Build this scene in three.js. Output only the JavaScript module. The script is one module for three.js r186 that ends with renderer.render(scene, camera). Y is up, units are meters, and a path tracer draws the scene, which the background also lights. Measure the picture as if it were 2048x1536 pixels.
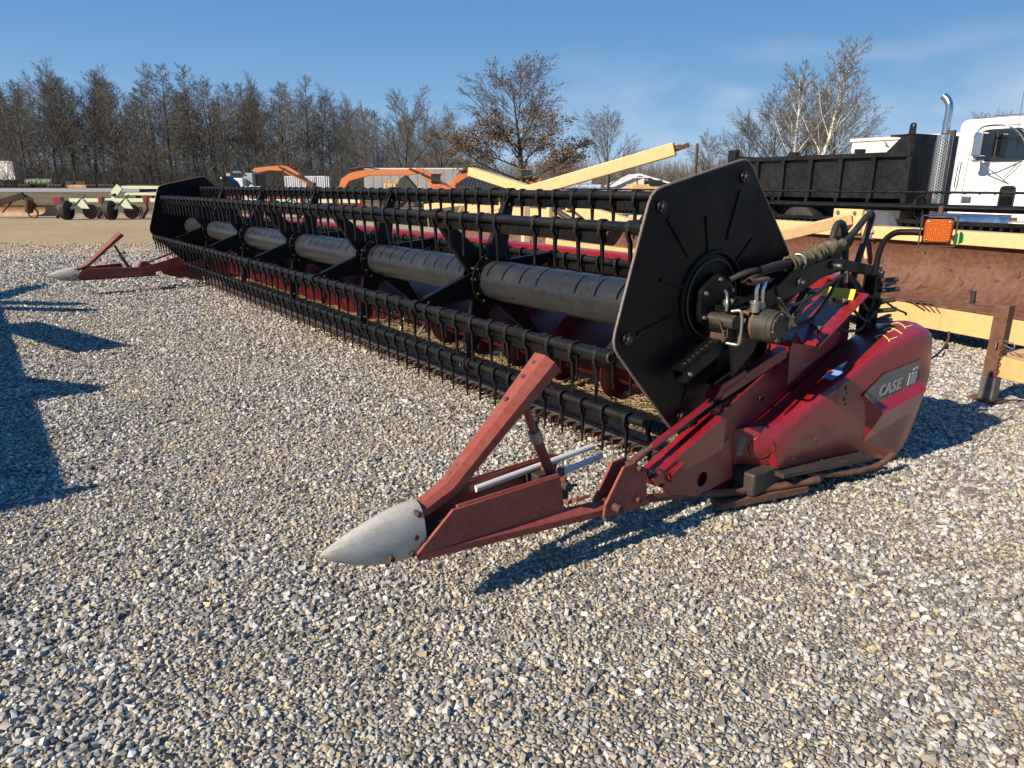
import * as THREE from 'three';
import { mergeGeometries, toCreasedNormals } from 'three/addons/utils/BufferGeometryUtils.js';
import { RoundedBoxGeometry } from 'three/addons/geometries/RoundedBoxGeometry.js';
import { FontLoader } from 'three/addons/loaders/FontLoader.js';
import { TextGeometry } from 'three/addons/geometries/TextGeometry.js';

// ------------------------------------------------------------------ camera, sky, sun, exposure
const scene = new THREE.Scene();
const camera = new THREE.PerspectiveCamera(57.785, 4 / 3, 0.05, 3000);
camera.position.set(0, 1.5, 0);
camera.rotation.set(-0.2798, 0, 0);
const renderer = new THREE.WebGLRenderer({ antialias: true });
renderer.setSize(1024, 768);
renderer.toneMapping = THREE.LinearToneMapping;
renderer.toneMappingExposure = 1.62;
renderer.shadowMap.enabled = true;
renderer.shadowMap.type = THREE.PCFSoftShadowMap;

function rng(seed) { let s = seed >>> 0; return () => { s = (s + 0x6D2B79F5) | 0; let t = Math.imul(s ^ (s >>> 15), 1 | s); t = (t + Math.imul(t ^ (t >>> 7), 61 | t)) ^ t; return ((t ^ (t >>> 14)) >>> 0) / 4294967296; }; }
// periodic value noise
const HN = new Float32Array(65536); { const r = rng(99); for (let i = 0; i < 65536; i++) HN[i] = r(); }
const hsh = (x, y, k) => HN[((x * 374761 + y * 668265 + k * 98563) ^ ((x * 31 + y * 17) << 5)) & 65535];
const sm = t => t * t * (3 - 2 * t);
function vn(x, y, per, k = 0) {
  const xi = Math.floor(x), yi = Math.floor(y), fx = sm(x - xi), fy = sm(y - yi);
  const m = v => per ? ((v % per) + per) % per : v & 1023;
  const a = hsh(m(xi), m(yi), k), b = hsh(m(xi + 1), m(yi), k), c = hsh(m(xi), m(yi + 1), k), d = hsh(m(xi + 1), m(yi + 1), k);
  return a + (b - a) * fx + (c - a) * fy + (a - b - c + d) * fx * fy;
}
function fbm(u, v, per, oct = 4, k = 0) { let s = 0, a = .5, n = 0; for (let i = 0; i < oct; i++) { s += a * vn(u * per, v * per, per, k + i); n += a; a *= .5; per *= 2; } return s / n; }
const clamp = (x, a = 0, b = 1) => Math.min(b, Math.max(a, x));
const step = (a, b, x) => sm(clamp((x - a) / (b - a)));
const mix = (a, b, t) => a + (b - a) * t;

{ // clear winter sky: deep blue overhead, paler at the horizon, thin cirrus low in the north-east
  const W = 1024, Hh = 512, d = new Float32Array(W * Hh * 4);
  for (let j = 0; j < Hh; j++) for (let i = 0; i < W; i++) {
    const el = ((j + .5) / Hh - .5) * Math.PI, az = ((i + .5) / W) * 2 * Math.PI;
    const e = Math.max(0, Math.sin(el));
    const t = 1 - Math.exp(-e * 6.5);
    let r = mix(.47, .058, t), g = mix(.79, .262, t), b = mix(1.10, .66, t);
    const k = Math.exp(-e * 22); r = mix(r, .62, k * .6); g = mix(g, .80, k * .6); b = mix(b, .97, k * .6);
    const hx = az * 5, hy = e * 26 + az * 1.6;
    const w1 = fbm(hx / 32 + 3, hy / 32, 32, 5, 3), w2 = fbm(hx / 8, hy / 14 + w1 * .3, 8, 5, 11);
    const band = step(-.01, .03, e) * (1 - step(.10, .185, e));
    const side = step(.80, .97, Math.cos(az - 2.12));
    let c = band * clamp((w2 - .26) * 2.4) * (.04 + .96 * side) * .9;
    c = clamp(c);
    r = mix(r, .80, c); g = mix(g, .90, c); b = mix(b, 1.06, c);
    if (el < 0) { const q = clamp(-el * 6); r = mix(r, .18, q); g = mix(g, .17, q); b = mix(b, .16, q); }
    const o = (j * W + i) * 4; d[o] = r; d[o + 1] = g; d[o + 2] = b; d[o + 3] = 1;
  }
  const sky = new THREE.DataTexture(d, W, Hh, THREE.RGBAFormat, THREE.FloatType);
  sky.mapping = THREE.EquirectangularReflectionMapping; sky.magFilter = sky.minFilter = THREE.LinearFilter; sky.needsUpdate = true;
  scene.background = sky; scene.environment = sky;
  scene.backgroundIntensity = .5; scene.environmentIntensity = .5;
}
const sun = new THREE.DirectionalLight(0xffecd1, 5);
{
  const el = 31 * Math.PI / 180, h = Math.cos(el);
  sun.position.set(-.818 * h * 60, Math.sin(el) * 60, .575 * h * 60);
  sun.target.position.set(0, 0, -6); sun.position.add(sun.target.position);
  sun.castShadow = true; sun.shadow.mapSize.set(4096, 4096);
  const c = sun.shadow.camera; c.left = -45; c.right = 45; c.top = 45; c.bottom = -45; c.near = 1; c.far = 250;
  scene.add(sun, sun.target);
}

// ------------------------------------------------------------------ helpers
const V3 = (x, y, z) => new THREE.Vector3(x, y, z);
const taken = {};
function numbered(n) { const k = taken[n] = (taken[n] ?? -1) + 1; return k ? n + '_' + String(k).padStart(3, '0') : n; }
function tag(o, label, category, group) { o.userData.label = label; if (category) o.userData.category = category; if (group) o.userData.group = group; return o; }
function thing(name, label, category, pos = [0, 0, 0], turn = 0, group) {
  const o = new THREE.Group(); o.name = numbered(name); o.position.set(...pos); o.rotation.y = turn; scene.add(o);
  return tag(o, label, category, group);
}
function boxUV(g) {
  if (g.index) g = g.toNonIndexed();
  const p = g.attributes.position, uv = new Float32Array(p.count * 2), a = V3(), b = V3(), c = V3(), n = V3();
  for (let i = 0; i < p.count; i += 3) {
    a.fromBufferAttribute(p, i); b.fromBufferAttribute(p, i + 1); c.fromBufferAttribute(p, i + 2);
    n.copy(b).sub(a).cross(c.clone().sub(a)); const x = Math.abs(n.x), y = Math.abs(n.y), z = Math.abs(n.z);
    [a, b, c].forEach((v, k) => { let s, t; if (y >= x && y >= z) { s = v.x; t = v.z; } else if (x >= z) { s = v.z; t = v.y; } else { s = v.x; t = v.y; } uv[(i + k) * 2] = s; uv[(i + k) * 2 + 1] = t; });
  }
  g.setAttribute('uv', new THREE.BufferAttribute(uv, 2)); return g;
}
function mesh(name, geo, m, parent = scene, uvs = true) {
  if (Array.isArray(geo)) geo = geo.length === 1 ? geo[0] : mergeGeometries(geo.map(g => { g = g.index ? g.toNonIndexed() : g; for (const k of Object.keys(g.attributes)) if (!['position', 'normal', 'uv', 'color'].includes(k)) g.deleteAttribute(k); if (!g.attributes.uv) g.setAttribute('uv', new THREE.BufferAttribute(new Float32Array(g.attributes.position.count * 2), 2)); return g; }));
  if (uvs) geo = boxUV(geo);
  const o = new THREE.Mesh(geo, m); o.name = parent === scene ? numbered(name) : name; o.castShadow = o.receiveShadow = true; parent.add(o); return o;
}
const basis = (x, y, z, p) => new THREE.Matrix4().makeBasis(x, y, z).setPosition(p);
// beam from p to q, w wide (sideways), h tall
function beam(p, q, w, h, up = V3(0, 1, 0), r = 0) {
  const d = q.clone().sub(p), l = d.length(); d.normalize();
  let x = up.clone().cross(d); if (x.lengthSq() < 1e-6) x = V3(1, 0, 0).cross(d); x.normalize(); const y = d.clone().cross(x);
  const g = r ? new RoundedBoxGeometry(w, h, l, 1, r) : new THREE.BoxGeometry(w, h, l);
  return g.applyMatrix4(basis(x, y, d, p.clone().add(q).multiplyScalar(.5)));
}
function rod(p, q, r, seg = 10, r2 = r, open = false) {
  const d = q.clone().sub(p), l = d.length(); const g = new THREE.CylinderGeometry(r2, r, l, seg, 1, open);
  return g.applyQuaternion(new THREE.Quaternion().setFromUnitVectors(V3(0, 1, 0), d.normalize())).translate(...p.clone().add(q).multiplyScalar(.5).toArray());
}
function pipe(pts, r, n = 24, seg = 8) { return new THREE.TubeGeometry(new THREE.CatmullRomCurve3(pts), n, r, seg); }
function shapeOf(poly, holes = []) { const s = new THREE.Shape(poly.map(p => new THREE.Vector2(p[0], p[1]))); for (const h of holes) s.holes.push(new THREE.Path(h.map(p => new THREE.Vector2(p[0], p[1])))); return s; }
function extr(poly, depth, bev = 0, holes) {
  return new THREE.ExtrudeGeometry(shapeOf(poly, holes), { depth: depth - 2 * bev, bevelEnabled: bev > 0, bevelThickness: bev, bevelSize: bev, bevelOffset: -bev, bevelSegments: 1, curveSegments: 8 }).translate(0, 0, bev);
}
const circle = (r, n, cx = 0, cy = 0, ph = 0) => Array.from({ length: n }, (_, i) => [cx + r * Math.cos(ph + i / n * 2 * Math.PI), cy + r * Math.sin(ph + i / n * 2 * Math.PI)]);
function roundPoly(poly, r, n = 4) {
  const out = [], N = poly.length;
  for (let i = 0; i < N; i++) {
    const p = new THREE.Vector2(...poly[i]), a = new THREE.Vector2(...poly[(i + N - 1) % N]).sub(p), b = new THREE.Vector2(...poly[(i + 1) % N]).sub(p);
    const d = Math.min(r, a.length() * .45, b.length() * .45); const A = p.clone().add(a.normalize().multiplyScalar(d)), B = p.clone().add(b.normalize().multiplyScalar(d));
    for (let k = 0; k <= n; k++) { const t = k / n; out.push([(1 - t) ** 2 * A.x + 2 * t * (1 - t) * p.x + t * t * B.x, (1 - t) ** 2 * A.y + 2 * t * (1 - t) * p.y + t * t * B.y]); }
  }
  return out;
}
// ------------------------------------------------------------------ textures and materials
const toS = x => { x = clamp(x); return 255 * (x <= .0031308 ? 12.92 * x : 1.055 * Math.pow(x, 1 / 2.4) - .055); };
function colTex(size, fn, rep = 1) {
  const d = new Uint8Array(size * size * 4);
  for (let j = 0; j < size; j++) for (let i = 0; i < size; i++) { const c = fn(i / size, j / size, i, j), o = (j * size + i) * 4; d[o] = toS(c[0]); d[o + 1] = toS(c[1]); d[o + 2] = toS(c[2]); d[o + 3] = 255; }
  const t = new THREE.DataTexture(d, size, size); t.colorSpace = THREE.SRGBColorSpace; return fin(t, rep);
}
function grayTex(size, fn, rep = 1) {
  const d = new Uint8Array(size * size * 4);
  for (let j = 0; j < size; j++) for (let i = 0; i < size; i++) { const c = clamp(fn(i / size, j / size, i, j)) * 255, o = (j * size + i) * 4; d[o] = d[o + 1] = d[o + 2] = c; d[o + 3] = 255; }
  return fin(new THREE.DataTexture(d, size, size), rep);
}
function fin(t, rep) { t.wrapS = t.wrapT = THREE.RepeatWrapping; t.magFilter = THREE.LinearFilter; t.minFilter = THREE.LinearMipmapLinearFilter; t.generateMipmaps = true; t.repeat.set(rep, rep); t.needsUpdate = true; return t; }
const lerp3 = (a, b, t) => [mix(a[0], b[0], t), mix(a[1], b[1], t), mix(a[2], b[2], t)];
const ROUGH = grayTex(512, (u, v) => clamp(.76 + (fbm(u, v, 8, 5, 30) - .5) * .7 + (fbm(u, v, 64, 2, 41) - .5) * .2));
// painted metal: base colour, dust film in uneven patches, chips showing rust
function paint(base, { dust = [.16, .13, .10], dustAmt = .25, rust = [.10, .035, .015], chips = .0, streak = 0, rough = .45, spread = .25, rep = 1, k = 0, metal = 0, clear = 0, size = 256, spec = 1, cr = .25 } = {}) {
  const map = colTex(size, (u, v) => {
    const n = fbm(u, v, 6, 4, k), f = fbm(u, v, 48, 2, k + 9);
    let c = lerp3(base, dust, clamp((n * .65 + f * .5 - .42) * 1.6) * dustAmt);
    const sp = vn(u * 128, v * 128, 128, k + 3); c = lerp3(c, dust, sp > .93 ? dustAmt * .9 : 0);
    if (chips) { const ch = fbm(u, v, 24, 3, k + 20); c = lerp3(c, rust, step(1 - chips - .04, 1 - chips + .03, ch * .75 + n * .35)); }
    if (streak) { const st = fbm(u, v * .125, 32, 3, k + 5); c = lerp3(c, rust, streak * step(.52, .75, st) * step(.35, .65, n)); }
    const j = 1 + (f - .5) * .22; return [c[0] * j, c[1] * j, c[2] * j];
  }, rep);
  return new THREE.MeshPhysicalMaterial({ map, roughnessMap: ROUGH, roughness: rough * 1.3, metalness: metal, clearcoat: clear, clearcoatRoughness: cr, specularIntensity: spec, side: THREE.DoubleSide });
}
const M = {
  black: paint([.0045, .0045, .005], { dust: [.06, .05, .04], dustAmt: .16, rough: .42, spec: .55, k: 1 }),
  blackPoly: paint([.007, .007, .0078], { dust: [.06, .054, .047], dustAmt: .15, rough: .46, spec: .6, k: 2 }),
  shield: paint([.003, .003, .0034], { dust: [.035, .024, .016], dustAmt: .26, rough: .42, spec: .35, k: 4, rep: .8, size: 512 }),
  tubePaint: paint([.019, .0205, .023], { dust: [.12, .11, .095], dustAmt: .09, rough: .36, k: 6, rep: .9, size: 512 }),
  red: paint([.21, .0065, .0115], { dust: [.14, .075, .058], dustAmt: .16, rough: .4, clear: .9, cr: .3, k: 8, rep: .7, size: 512 }),
  redDeep: paint([.17, .0085, .0125], { dust: [.12, .06, .045], dustAmt: .34, rough: .45, clear: .3, k: 12 }),
  redFaded: paint([.235, .043, .031], { dust: [.21, .125, .085], dustAmt: .42, rough: .62, chips: .10, rust: [.07, .03, .018], k: 16, rep: 1.3, size: 512 }),
  redOrange: paint([.16, .014, .012], { dust: [.13, .055, .035], dustAmt: .3, rough: .5, k: 18 }),
  tan: paint([.60, .39, .165], { dust: [.42, .31, .19], dustAmt: .35, rust: [.13, .05, .022], chips: .13, streak: .22, rough: .5, k: 22, rep: .6, size: 512 }),
  tanClean: paint([.66, .455, .22], { dust: [.48, .36, .22], dustAmt: .3, rust: [.15, .07, .03], chips: .07, rough: .5, k: 24, rep: .6, size: 512 }),
  rust: paint([.105, .042, .024], { dust: [.21, .135, .10], dustAmt: .5, rust: [.06, .022, .013], chips: .22, streak: .35, rough: .78, k: 28, rep: .7, size: 512 }),
  rustDark: paint([.055, .026, .017], { dust: [.14, .085, .055], dustAmt: .5, rough: .8, k: 32 }),
  steel: paint([.33, .32, .30], { dust: [.19, .15, .11], dustAmt: .55, rough: .42, metal: .75, k: 36 }),
  chrome: paint([.62, .62, .63], { dust: [.3, .28, .25], dustAmt: .2, rough: .2, metal: 1, spread: .12, k: 38 }),
  alu: paint([.50, .485, .44], { dust: [.20, .165, .12], dustAmt: .7, rough: .55, metal: .1, k: 40, rep: 2 }),
  iron: paint([.026, .025, .024], { dust: [.12, .085, .055], dustAmt: .5, rough: .62, k: 44, rep: 4 }),
  rubber: paint([.012, .012, .012], { dust: [.09, .08, .065], dustAmt: .3, rough: .72, k: 46, rep: 2 }),
  white: paint([.80, .80, .78], { dust: [.55, .52, .46], dustAmt: .22, rough: .3, clear: .4, k: 48, rep: .5 }),
  whiteOld: paint([.66, .66, .64], { dust: [.42, .38, .32], dustAmt: .4, streak: .12, rough: .55, k: 50, rep: .4 }),
  bedBlack: paint([.007, .007, .008], { dust: [.075, .075, .078], dustAmt: .22, rough: .42, spec: .6, k: 54, rep: .5 }),
  mint: paint([.53, .60, .43], { dust: [.42, .38, .28], dustAmt: .35, chips: .08, rust: [.2, .07, .04], rough: .55, k: 58, rep: .5 }),
  orange: paint([.58, .185, .055], { dust: [.38, .2, .1], dustAmt: .4, chips: .08, rough: .55, k: 62, rep: .4 }),
  grey: paint([.30, .31, .33], { dust: [.25, .23, .2], dustAmt: .3, streak: .1, rough: .5, k: 66, rep: .3 }),
  blueWhite: paint([.42, .50, .58], { dust: [.4, .4, .4], dustAmt: .2, rough: .5, k: 68, rep: .4 }),
  darkGreen: paint([.035, .045, .03], { dust: [.12, .11, .08], dustAmt: .3, rough: .6, k: 70 }),
  green: paint([.15, .235, .135], { dust: [.25, .22, .16], dustAmt: .3, rough: .6, k: 72 }),
  yellowTape: paint([.62, .48, .03], { dust: [.4, .3, .1], dustAmt: .3, rough: .4, k: 74 }),
  decal: paint([.125, .13, .125], { dust: [.22, .2, .17], dustAmt: .3, rough: .55, k: 76, rep: 2 }),
  decalText: paint([.30, .30, .295], { dust: [.24, .22, .19], dustAmt: .3, rough: .6, k: 78, rep: 2 }),
  camo: paint([.06, .055, .028], { dust: [.19, .165, .095], dustAmt: 1, rough: .9, chips: .3, rust: [.012, .013, .008], k: 80, rep: 7 }),
  rimWorn: paint([.16, .12, .10], { dust: [.3, .27, .24], dustAmt: .6, rough: .6, k: 86, rep: 3 }),
  pvc: paint([.62, .62, .60], { dust: [.4, .37, .3], dustAmt: .3, rough: .5, k: 82, rep: 2 }),
  straw: new THREE.MeshStandardMaterial({ color: new THREE.Color().setRGB(.36, .27, .15), roughness: .9, side: THREE.DoubleSide }),
  paintMarker: new THREE.MeshStandardMaterial({ color: new THREE.Color().setRGB(.85, .62, .2), roughness: .6 }),
  glassDark: new THREE.MeshPhysicalMaterial({ color: 0x11161a, roughness: .06, metalness: 0, clearcoat: 1, clearcoatRoughness: .03 }),
  greenTag: new THREE.MeshStandardMaterial({ color: new THREE.Color().setRGB(.22, .62, .16), roughness: .6 }),
  blueTag: new THREE.MeshStandardMaterial({ color: new THREE.Color().setRGB(.16, .28, .55), roughness: .6 }),
  paper: new THREE.MeshStandardMaterial({ color: new THREE.Color().setRGB(.8, .8, .76), roughness: .8, side: THREE.DoubleSide }),
};
console.log('materials');
// ------------------------------------------------------------------ ground, gravel, road
const gh = (x, z) => { const D = -z; return .62 * step(38, 78, D) + .36 * step(76, 94, D) + .5 * step(100, 150, D); };
const tanZone = (x, z) => { const d = Math.hypot(x * .8, z); return step(15, 18.5, d + (fbm(x / 24 + .3, z / 24, 6, 4, 60) - .5) * 5 + (x < -3 ? 0 : -1)); };
{
  const N = 150, S = 1024, pts = []; const r = rng(5);
  for (let i = 0; i < N * N; i++) { const q = r(), w = r(); const g = 1.62 * (q < .3 ? .16 + .08 * w : q < .75 ? .26 + .1 * w : .36 + .14 * w); const t = r() < .24 ? [1.08, .93, .68] : [1, .965, .88]; pts.push([r(), r(), [g * t[0], g * t[1], g * t[2]], r()]); }
  const col = new Uint8Array(S * S * 4), bmp = new Uint8Array(S * S * 4);
  for (let j = 0; j < S; j++) for (let i = 0; i < S; i++) {
    const x = i / S * N, y = j / S * N, xi = Math.floor(x), yi = Math.floor(y); let d1 = 9, d2 = 9, c = null;
    for (let b = -1; b <= 1; b++) for (let a = -1; a <= 1; a++) { const cx = (xi + a + N) % N, cy = (yi + b + N) % N, p = pts[cy * N + cx]; const dx = xi + a + p[0] - x, dy = yi + b + p[1] - y, d = Math.sqrt(dx * dx + dy * dy) + p[3] * .12; if (d < d1) { d2 = d1; d1 = d; c = p; } else if (d < d2) d2 = d; }
    const e = clamp((d2 - d1) * 2.6), o = (j * S + i) * 4, gap = step(0, .25, e), f = .9 + .2 * hsh(i & 511, j & 511, 7);
    const cc = lerp3([.24, .195, .15], c[2], gap); for (let k = 0; k < 3; k++) col[o + k] = toS(cc[k] * f); col[o + 3] = 255;
    bmp[o] = bmp[o + 1] = bmp[o + 2] = 255 * clamp(Math.pow(e, .6) * (.55 + .45 * c[3])); bmp[o + 3] = 255;
  }
  const map = fin(new THREE.DataTexture(col, S, S), 1); map.colorSpace = THREE.SRGBColorSpace; map.needsUpdate = true; map.anisotropy = 8;
  const bump = fin(new THREE.DataTexture(bmp, S, S), 1);
  const gm = new THREE.MeshStandardMaterial({ map, bumpMap: bump, bumpScale: .016, roughness: .95, vertexColors: true });
  const xs = [], zs = [];
  for (let x = -460; x < 460; x += Math.abs(x) < 30 ? .5 : Math.abs(x) < 90 ? 2.5 : 20) xs.push(x); xs.push(460);
  for (let z = 40; z > -760; z -= z > 2 ? 4 : z > -30 ? .4 : z > -130 ? 1.5 : 40) zs.push(z); zs.push(-760);
  const P = [], C = [], U = [], I = [];
  for (const z of zs) for (const x of xs) {
    P.push(x, gh(x, z), z); U.push(x / 2.6, z / 2.6);
    const t = tanZone(x, z), n = fbm(x / 40, z / 40, 8, 5, 70), n2 = fbm(x / 9, z / 9, 4, 4, 75);
    let c = lerp3([.70, .68, .63], [1.0, .84, .57], t); c = lerp3(c, [.70, .55, .40], .35 * step(.5, .75, n2));
    const D = -z; const g = step(36.5, 38.5, D + (n - .5) * 5) * (x > 25 ? 0 : 1); const gc = lerp3([.42, .32, .17], [.25, .24, .105], step(.35, .65, n2)); c = lerp3(c, gc, g);
    if (D > 92) c = lerp3(c, [.22, .17, .11], step(92, 97, D));
    const v = .86 + .16 * n; C.push(c[0] * v, c[1] * v, c[2] * v);
  }
  const nx = xs.length; for (let j = 0; j < zs.length - 1; j++) for (let i = 0; i < nx - 1; i++) { const a = j * nx + i; I.push(a, a + 1, a + nx, a + 1, a + nx + 1, a + nx); }
  const g = new THREE.BufferGeometry(); g.setAttribute('position', new THREE.Float32BufferAttribute(P, 3)); g.setAttribute('uv', new THREE.Float32BufferAttribute(U, 2)); g.setAttribute('color', new THREE.Float32BufferAttribute(C, 3)); g.setIndex(I); g.computeVertexNormals();
  const o = mesh('ground', g, gm, scene, false); o.userData.kind = 'structure'; o.userData.label = 'grey gravel yard turning to tan gravel and dry grass bank';
  // asphalt road along the wood
  const rp = [], ri = [], rz = [-79, -84, -88, -91]; let k = 0;
  for (let x = -300; x <= 300; x += 10) { for (const z of rz) rp.push(x, gh(x, z) + .03, z); }
  for (let i = 0; i < 60; i++) for (let j = 0; j < 3; j++) { const a = i * 4 + j; ri.push(a, a + 4, a + 1, a + 1, a + 4, a + 5); }
  const rg = new THREE.BufferGeometry(); rg.setAttribute('position', new THREE.Float32BufferAttribute(rp, 3)); rg.setIndex(ri); rg.computeVertexNormals();
  const asph = paint([.30, .29, .28], { dust: [.36, .33, .3], dustAmt: .4, rough: .9, k: 90, rep: .3 });
  const ro = mesh('road', rg, asph); ro.userData.kind = 'structure'; ro.userData.label = 'pale asphalt road running below the bare wood';
}
{ // crushed stone, real pieces as far as they can be told apart
  const r = rng(17), geos = [];
  for (let k = 0; k < 7; k++) {
    let g = k < 3 ? new THREE.IcosahedronGeometry(1, 0) : k < 5 ? new THREE.OctahedronGeometry(1.12, 0) : new THREE.BoxGeometry(1.35, 1.2, 1.25).toNonIndexed(); const p = g.attributes.position, off = {};
    const sx = .8 + r() * .75, sy = .45 + r() * .45, sz = .65 + r() * .4;
    for (let i = 0; i < p.count; i++) { const key = [p.getX(i), p.getY(i), p.getZ(i)].map(v => v.toFixed(2)).join(); const o = off[key] ??= [.6 + .75 * r(), (r() - .5) * .36]; p.setXYZ(i, p.getX(i) * sx * o[0] + o[1], p.getY(i) * sy * o[0], p.getZ(i) * sz * o[0] - o[1]); }
    g.computeVertexNormals(); geos.push(g);
  }
  const sm_ = new THREE.MeshStandardMaterial({ color: 0xffffff, roughness: .88 });
  const lists = geos.map(() => []); const q = new THREE.Quaternion(), e = new THREE.Euler(), m = new THREE.Matrix4(), c = new THREE.Color();
  const bands = [[.9, 3.2, .0168, .0118], [3.2, 6, .0188, .0128], [6, 10.5, .0265, .0165], [10.5, 19, .045, .026]];
  for (const [d0, d1, sp, rad] of bands) for (let z = -d0; z > -d1 - .5; z -= sp) {
    const w = Math.max(.9, -z * .79 + .55);
    for (let x = -w; x < w; x += sp) {
      const px = x + (r() - .5) * sp * .95, pz = z + (r() - .5) * sp * .95, d = -pz; if (d < d0 || d >= d1) continue;
      if (d > 16 && r() < (d - 16) / 3) continue;
      const n = fbm(px / 5 + .1, pz / 5, 5, 4, 40), n2 = fbm(px / 1.3, pz / 1.3, 3, 3, 44);
      const dirt = step(.50, .66, n * .55 + n2 * .5);       let s = rad * (.42 + .95 * Math.pow(r(), 1.5)) * (1 - .5 * dirt * r()); const big = r() < .006; if (big) s *= 1.45;
      const tz = tanZone(px, pz); const t = r(), w2 = r(); let g, cc;
      const tanP = .07 + .2 * dirt + (big ? .35 : 0) + tz * .62;
      if (t < tanP) { g = .30 + .19 * w2; const k = r(); cc = [g * 1.1, g * (.90 + .07 * k), g * (.58 + .16 * k)]; }
      else { const z2 = r(); g = z2 < .34 ? .10 + .1 * w2 : z2 < .82 ? .27 + .14 * w2 : .43 + .2 * w2; const b = r(); cc = b < .3 ? [g * .97, g * .97, g * .95] : [g * 1.01, g * .975, g * .90]; }
      e.set((r() - .5) * 1.3, r() * 6.283, (r() - .5) * 1.3); q.setFromEuler(e);
      const y = gh(px, pz) + s * (.05 + .45 * r());
      lists[big ? Math.floor(r() * 3) : Math.floor(r() * 7)].push([px, y, pz, q.clone(), s, cc]);
    }
  }
  let tot = 0; lists.forEach((L, k) => {
    const im = new THREE.InstancedMesh(geos[k], sm_, L.length); tot += L.length;
    L.forEach(([x, y, z, qq, s, cc], i) => { m.compose(V3(x, y, z), qq, V3(s, s, s)); im.setMatrixAt(i, m); im.setColorAt(i, c.setRGB(...cc)); });
    im.name = numbered('gravel'); im.castShadow = im.receiveShadow = true; im.userData = { kind: 'stuff', label: 'loose crushed grey and tan gravel covering the yard' }; scene.add(im);
  });
  console.log('gravel', tot);
}
// ------------------------------------------------------------------ the grain header; local frame: x = along the header (a), z = -forward (f), y up
const YAW = 0.6528, HO = [0.68769, 0, -3.2173], HTURN = 127.4045 * Math.PI / 180;
const V = (a, f, y) => V3(a, y, -f);
const FY = new THREE.Matrix4().makeBasis(V3(0, 0, -1), V3(0, 1, 0), V3(1, 0, 0));       // (f, y, depth) -> local
const plate = (poly, a0, th, bev = 0, holes) => extr(poly, th, bev, holes).applyMatrix4(FY).translate(a0, 0, 0);
const hdr = thing('grain_header', 'long red grain header with black pickup reel, parked on the gravel', 'grain header', HO, HTURN);
const YC = .939, RB = .5317, PH = -.3066, A0 = -.2, A1 = 8.42;
const batAt = k => { const t = PH + k * Math.PI / 3; return [RB * Math.sin(t), YC + RB * Math.cos(t)]; };
const SC = [-.04, 1.02], SR = .535;                                                       // eccentric end shields
const bX = (r, p, q) => rod(p, q, r, 6);
{ // --- reel tube with rolled slots
  const t = mesh('reel_tube', new THREE.CylinderGeometry(.118, .118, A1 - A0, 40, 1, true).rotateZ(Math.PI / 2).translate((A0 + A1) / 2, YC, 0), M.tubePaint, hdr);
  const hubsA = [A0, 1.357, 2.857, 4.357, 5.857, 7.357, A1];
  for (let b = 0; b < 6; b++) for (let k = 0; k < 7; k++) {                                 // dark rolled slots
    const a = mix(hubsA[b], hubsA[b + 1], (k + .75) / 7.6), t0 = -.95 + (k % 2) * .05, t1 = .62; const pts = [];
    for (let i = 0; i <= 14; i++) { const t = mix(t0, t1, i / 14); pts.push(V(a + .012 * Math.sin(i), Math.sin(-t + .1) * .1175, YC + Math.cos(-t + .1) * .1175)); }
    mesh('slot', pipe(pts, .0028, 16, 5), M.rubber, t);
  }
  for (const [a, w, k] of [[5.62, .055, 0], [7.13, .06, 0], [8.3, .05, 0], [5.9, .03, 1]]) { const g = new THREE.CylinderGeometry(.1195, .1195, w, 32, 1, true, 0, 2.4).rotateZ(Math.PI / 2).rotateX(2.0).translate(a, YC, 0); mesh('rust_band', g, M.rust, t); }
  for (const a of hubsA.slice(1, 6)) {
    const s = new THREE.Group(); s.name = 'reel_spider'; hdr.add(s);
    for (const o of [-.05, .05]) mesh('hub_flange', plate(circle(.168, 28, 0, YC), a + o - .005, .01, .002), M.black, s);
    mesh('hub_band', new THREE.CylinderGeometry(.127, .127, .13, 28, 1, true).rotateZ(Math.PI / 2).translate(a, YC, 0), M.black, s);
    for (let k = 0; k < 6; k++) {
      const th = PH + k * Math.PI / 3, [bf, by] = batAt(k), d = [Math.sin(th), Math.cos(th)], n = [d[1], -d[0]];
      const P = (r, w) => [d[0] * r + n[0] * w, YC + d[1] * r + n[1] * w];
      const arm = [plate([P(.11, -.085), P(.11, .085), P(.2, .066), P(RB - .03, .026), P(RB + .025, .022), P(RB + .025, -.022), P(RB - .03, -.026), P(.2, -.066)], a - .005 + (k % 2 ? .012 : -.012), .01, .002)];
      for (const sgn of [1, -1]) { const p = P(.17, .07 * sgn), q = P(RB - .06, .027 * sgn); arm.push(beam(V(a + (k % 2 ? .012 : -.012) + .018, p[0], p[1]), V(a + (k % 2 ? .012 : -.012) + .018, q[0], q[1]), .036, .006, V(0, n[0], n[1]))); }
      mesh('arm', arm, M.black, s);
      mesh('bat_clamp', new THREE.CylinderGeometry(.033, .033, .05, 14).rotateZ(Math.PI / 2).translate(a, by, -bf), M.black, s);
      for (const ww of [-.045, .045]) for (const rr of [.14]) { const p = P(rr, ww); mesh('bolt', bX(.009, V(a - .066, ...p), V(a + .066, ...p)), M.iron, s); }
      const p = P(RB - .07, 0); mesh('bolt', bX(.008, V(a - .03, ...p), V(a + .03, ...p)), M.iron, s);
    }
  }
}
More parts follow.
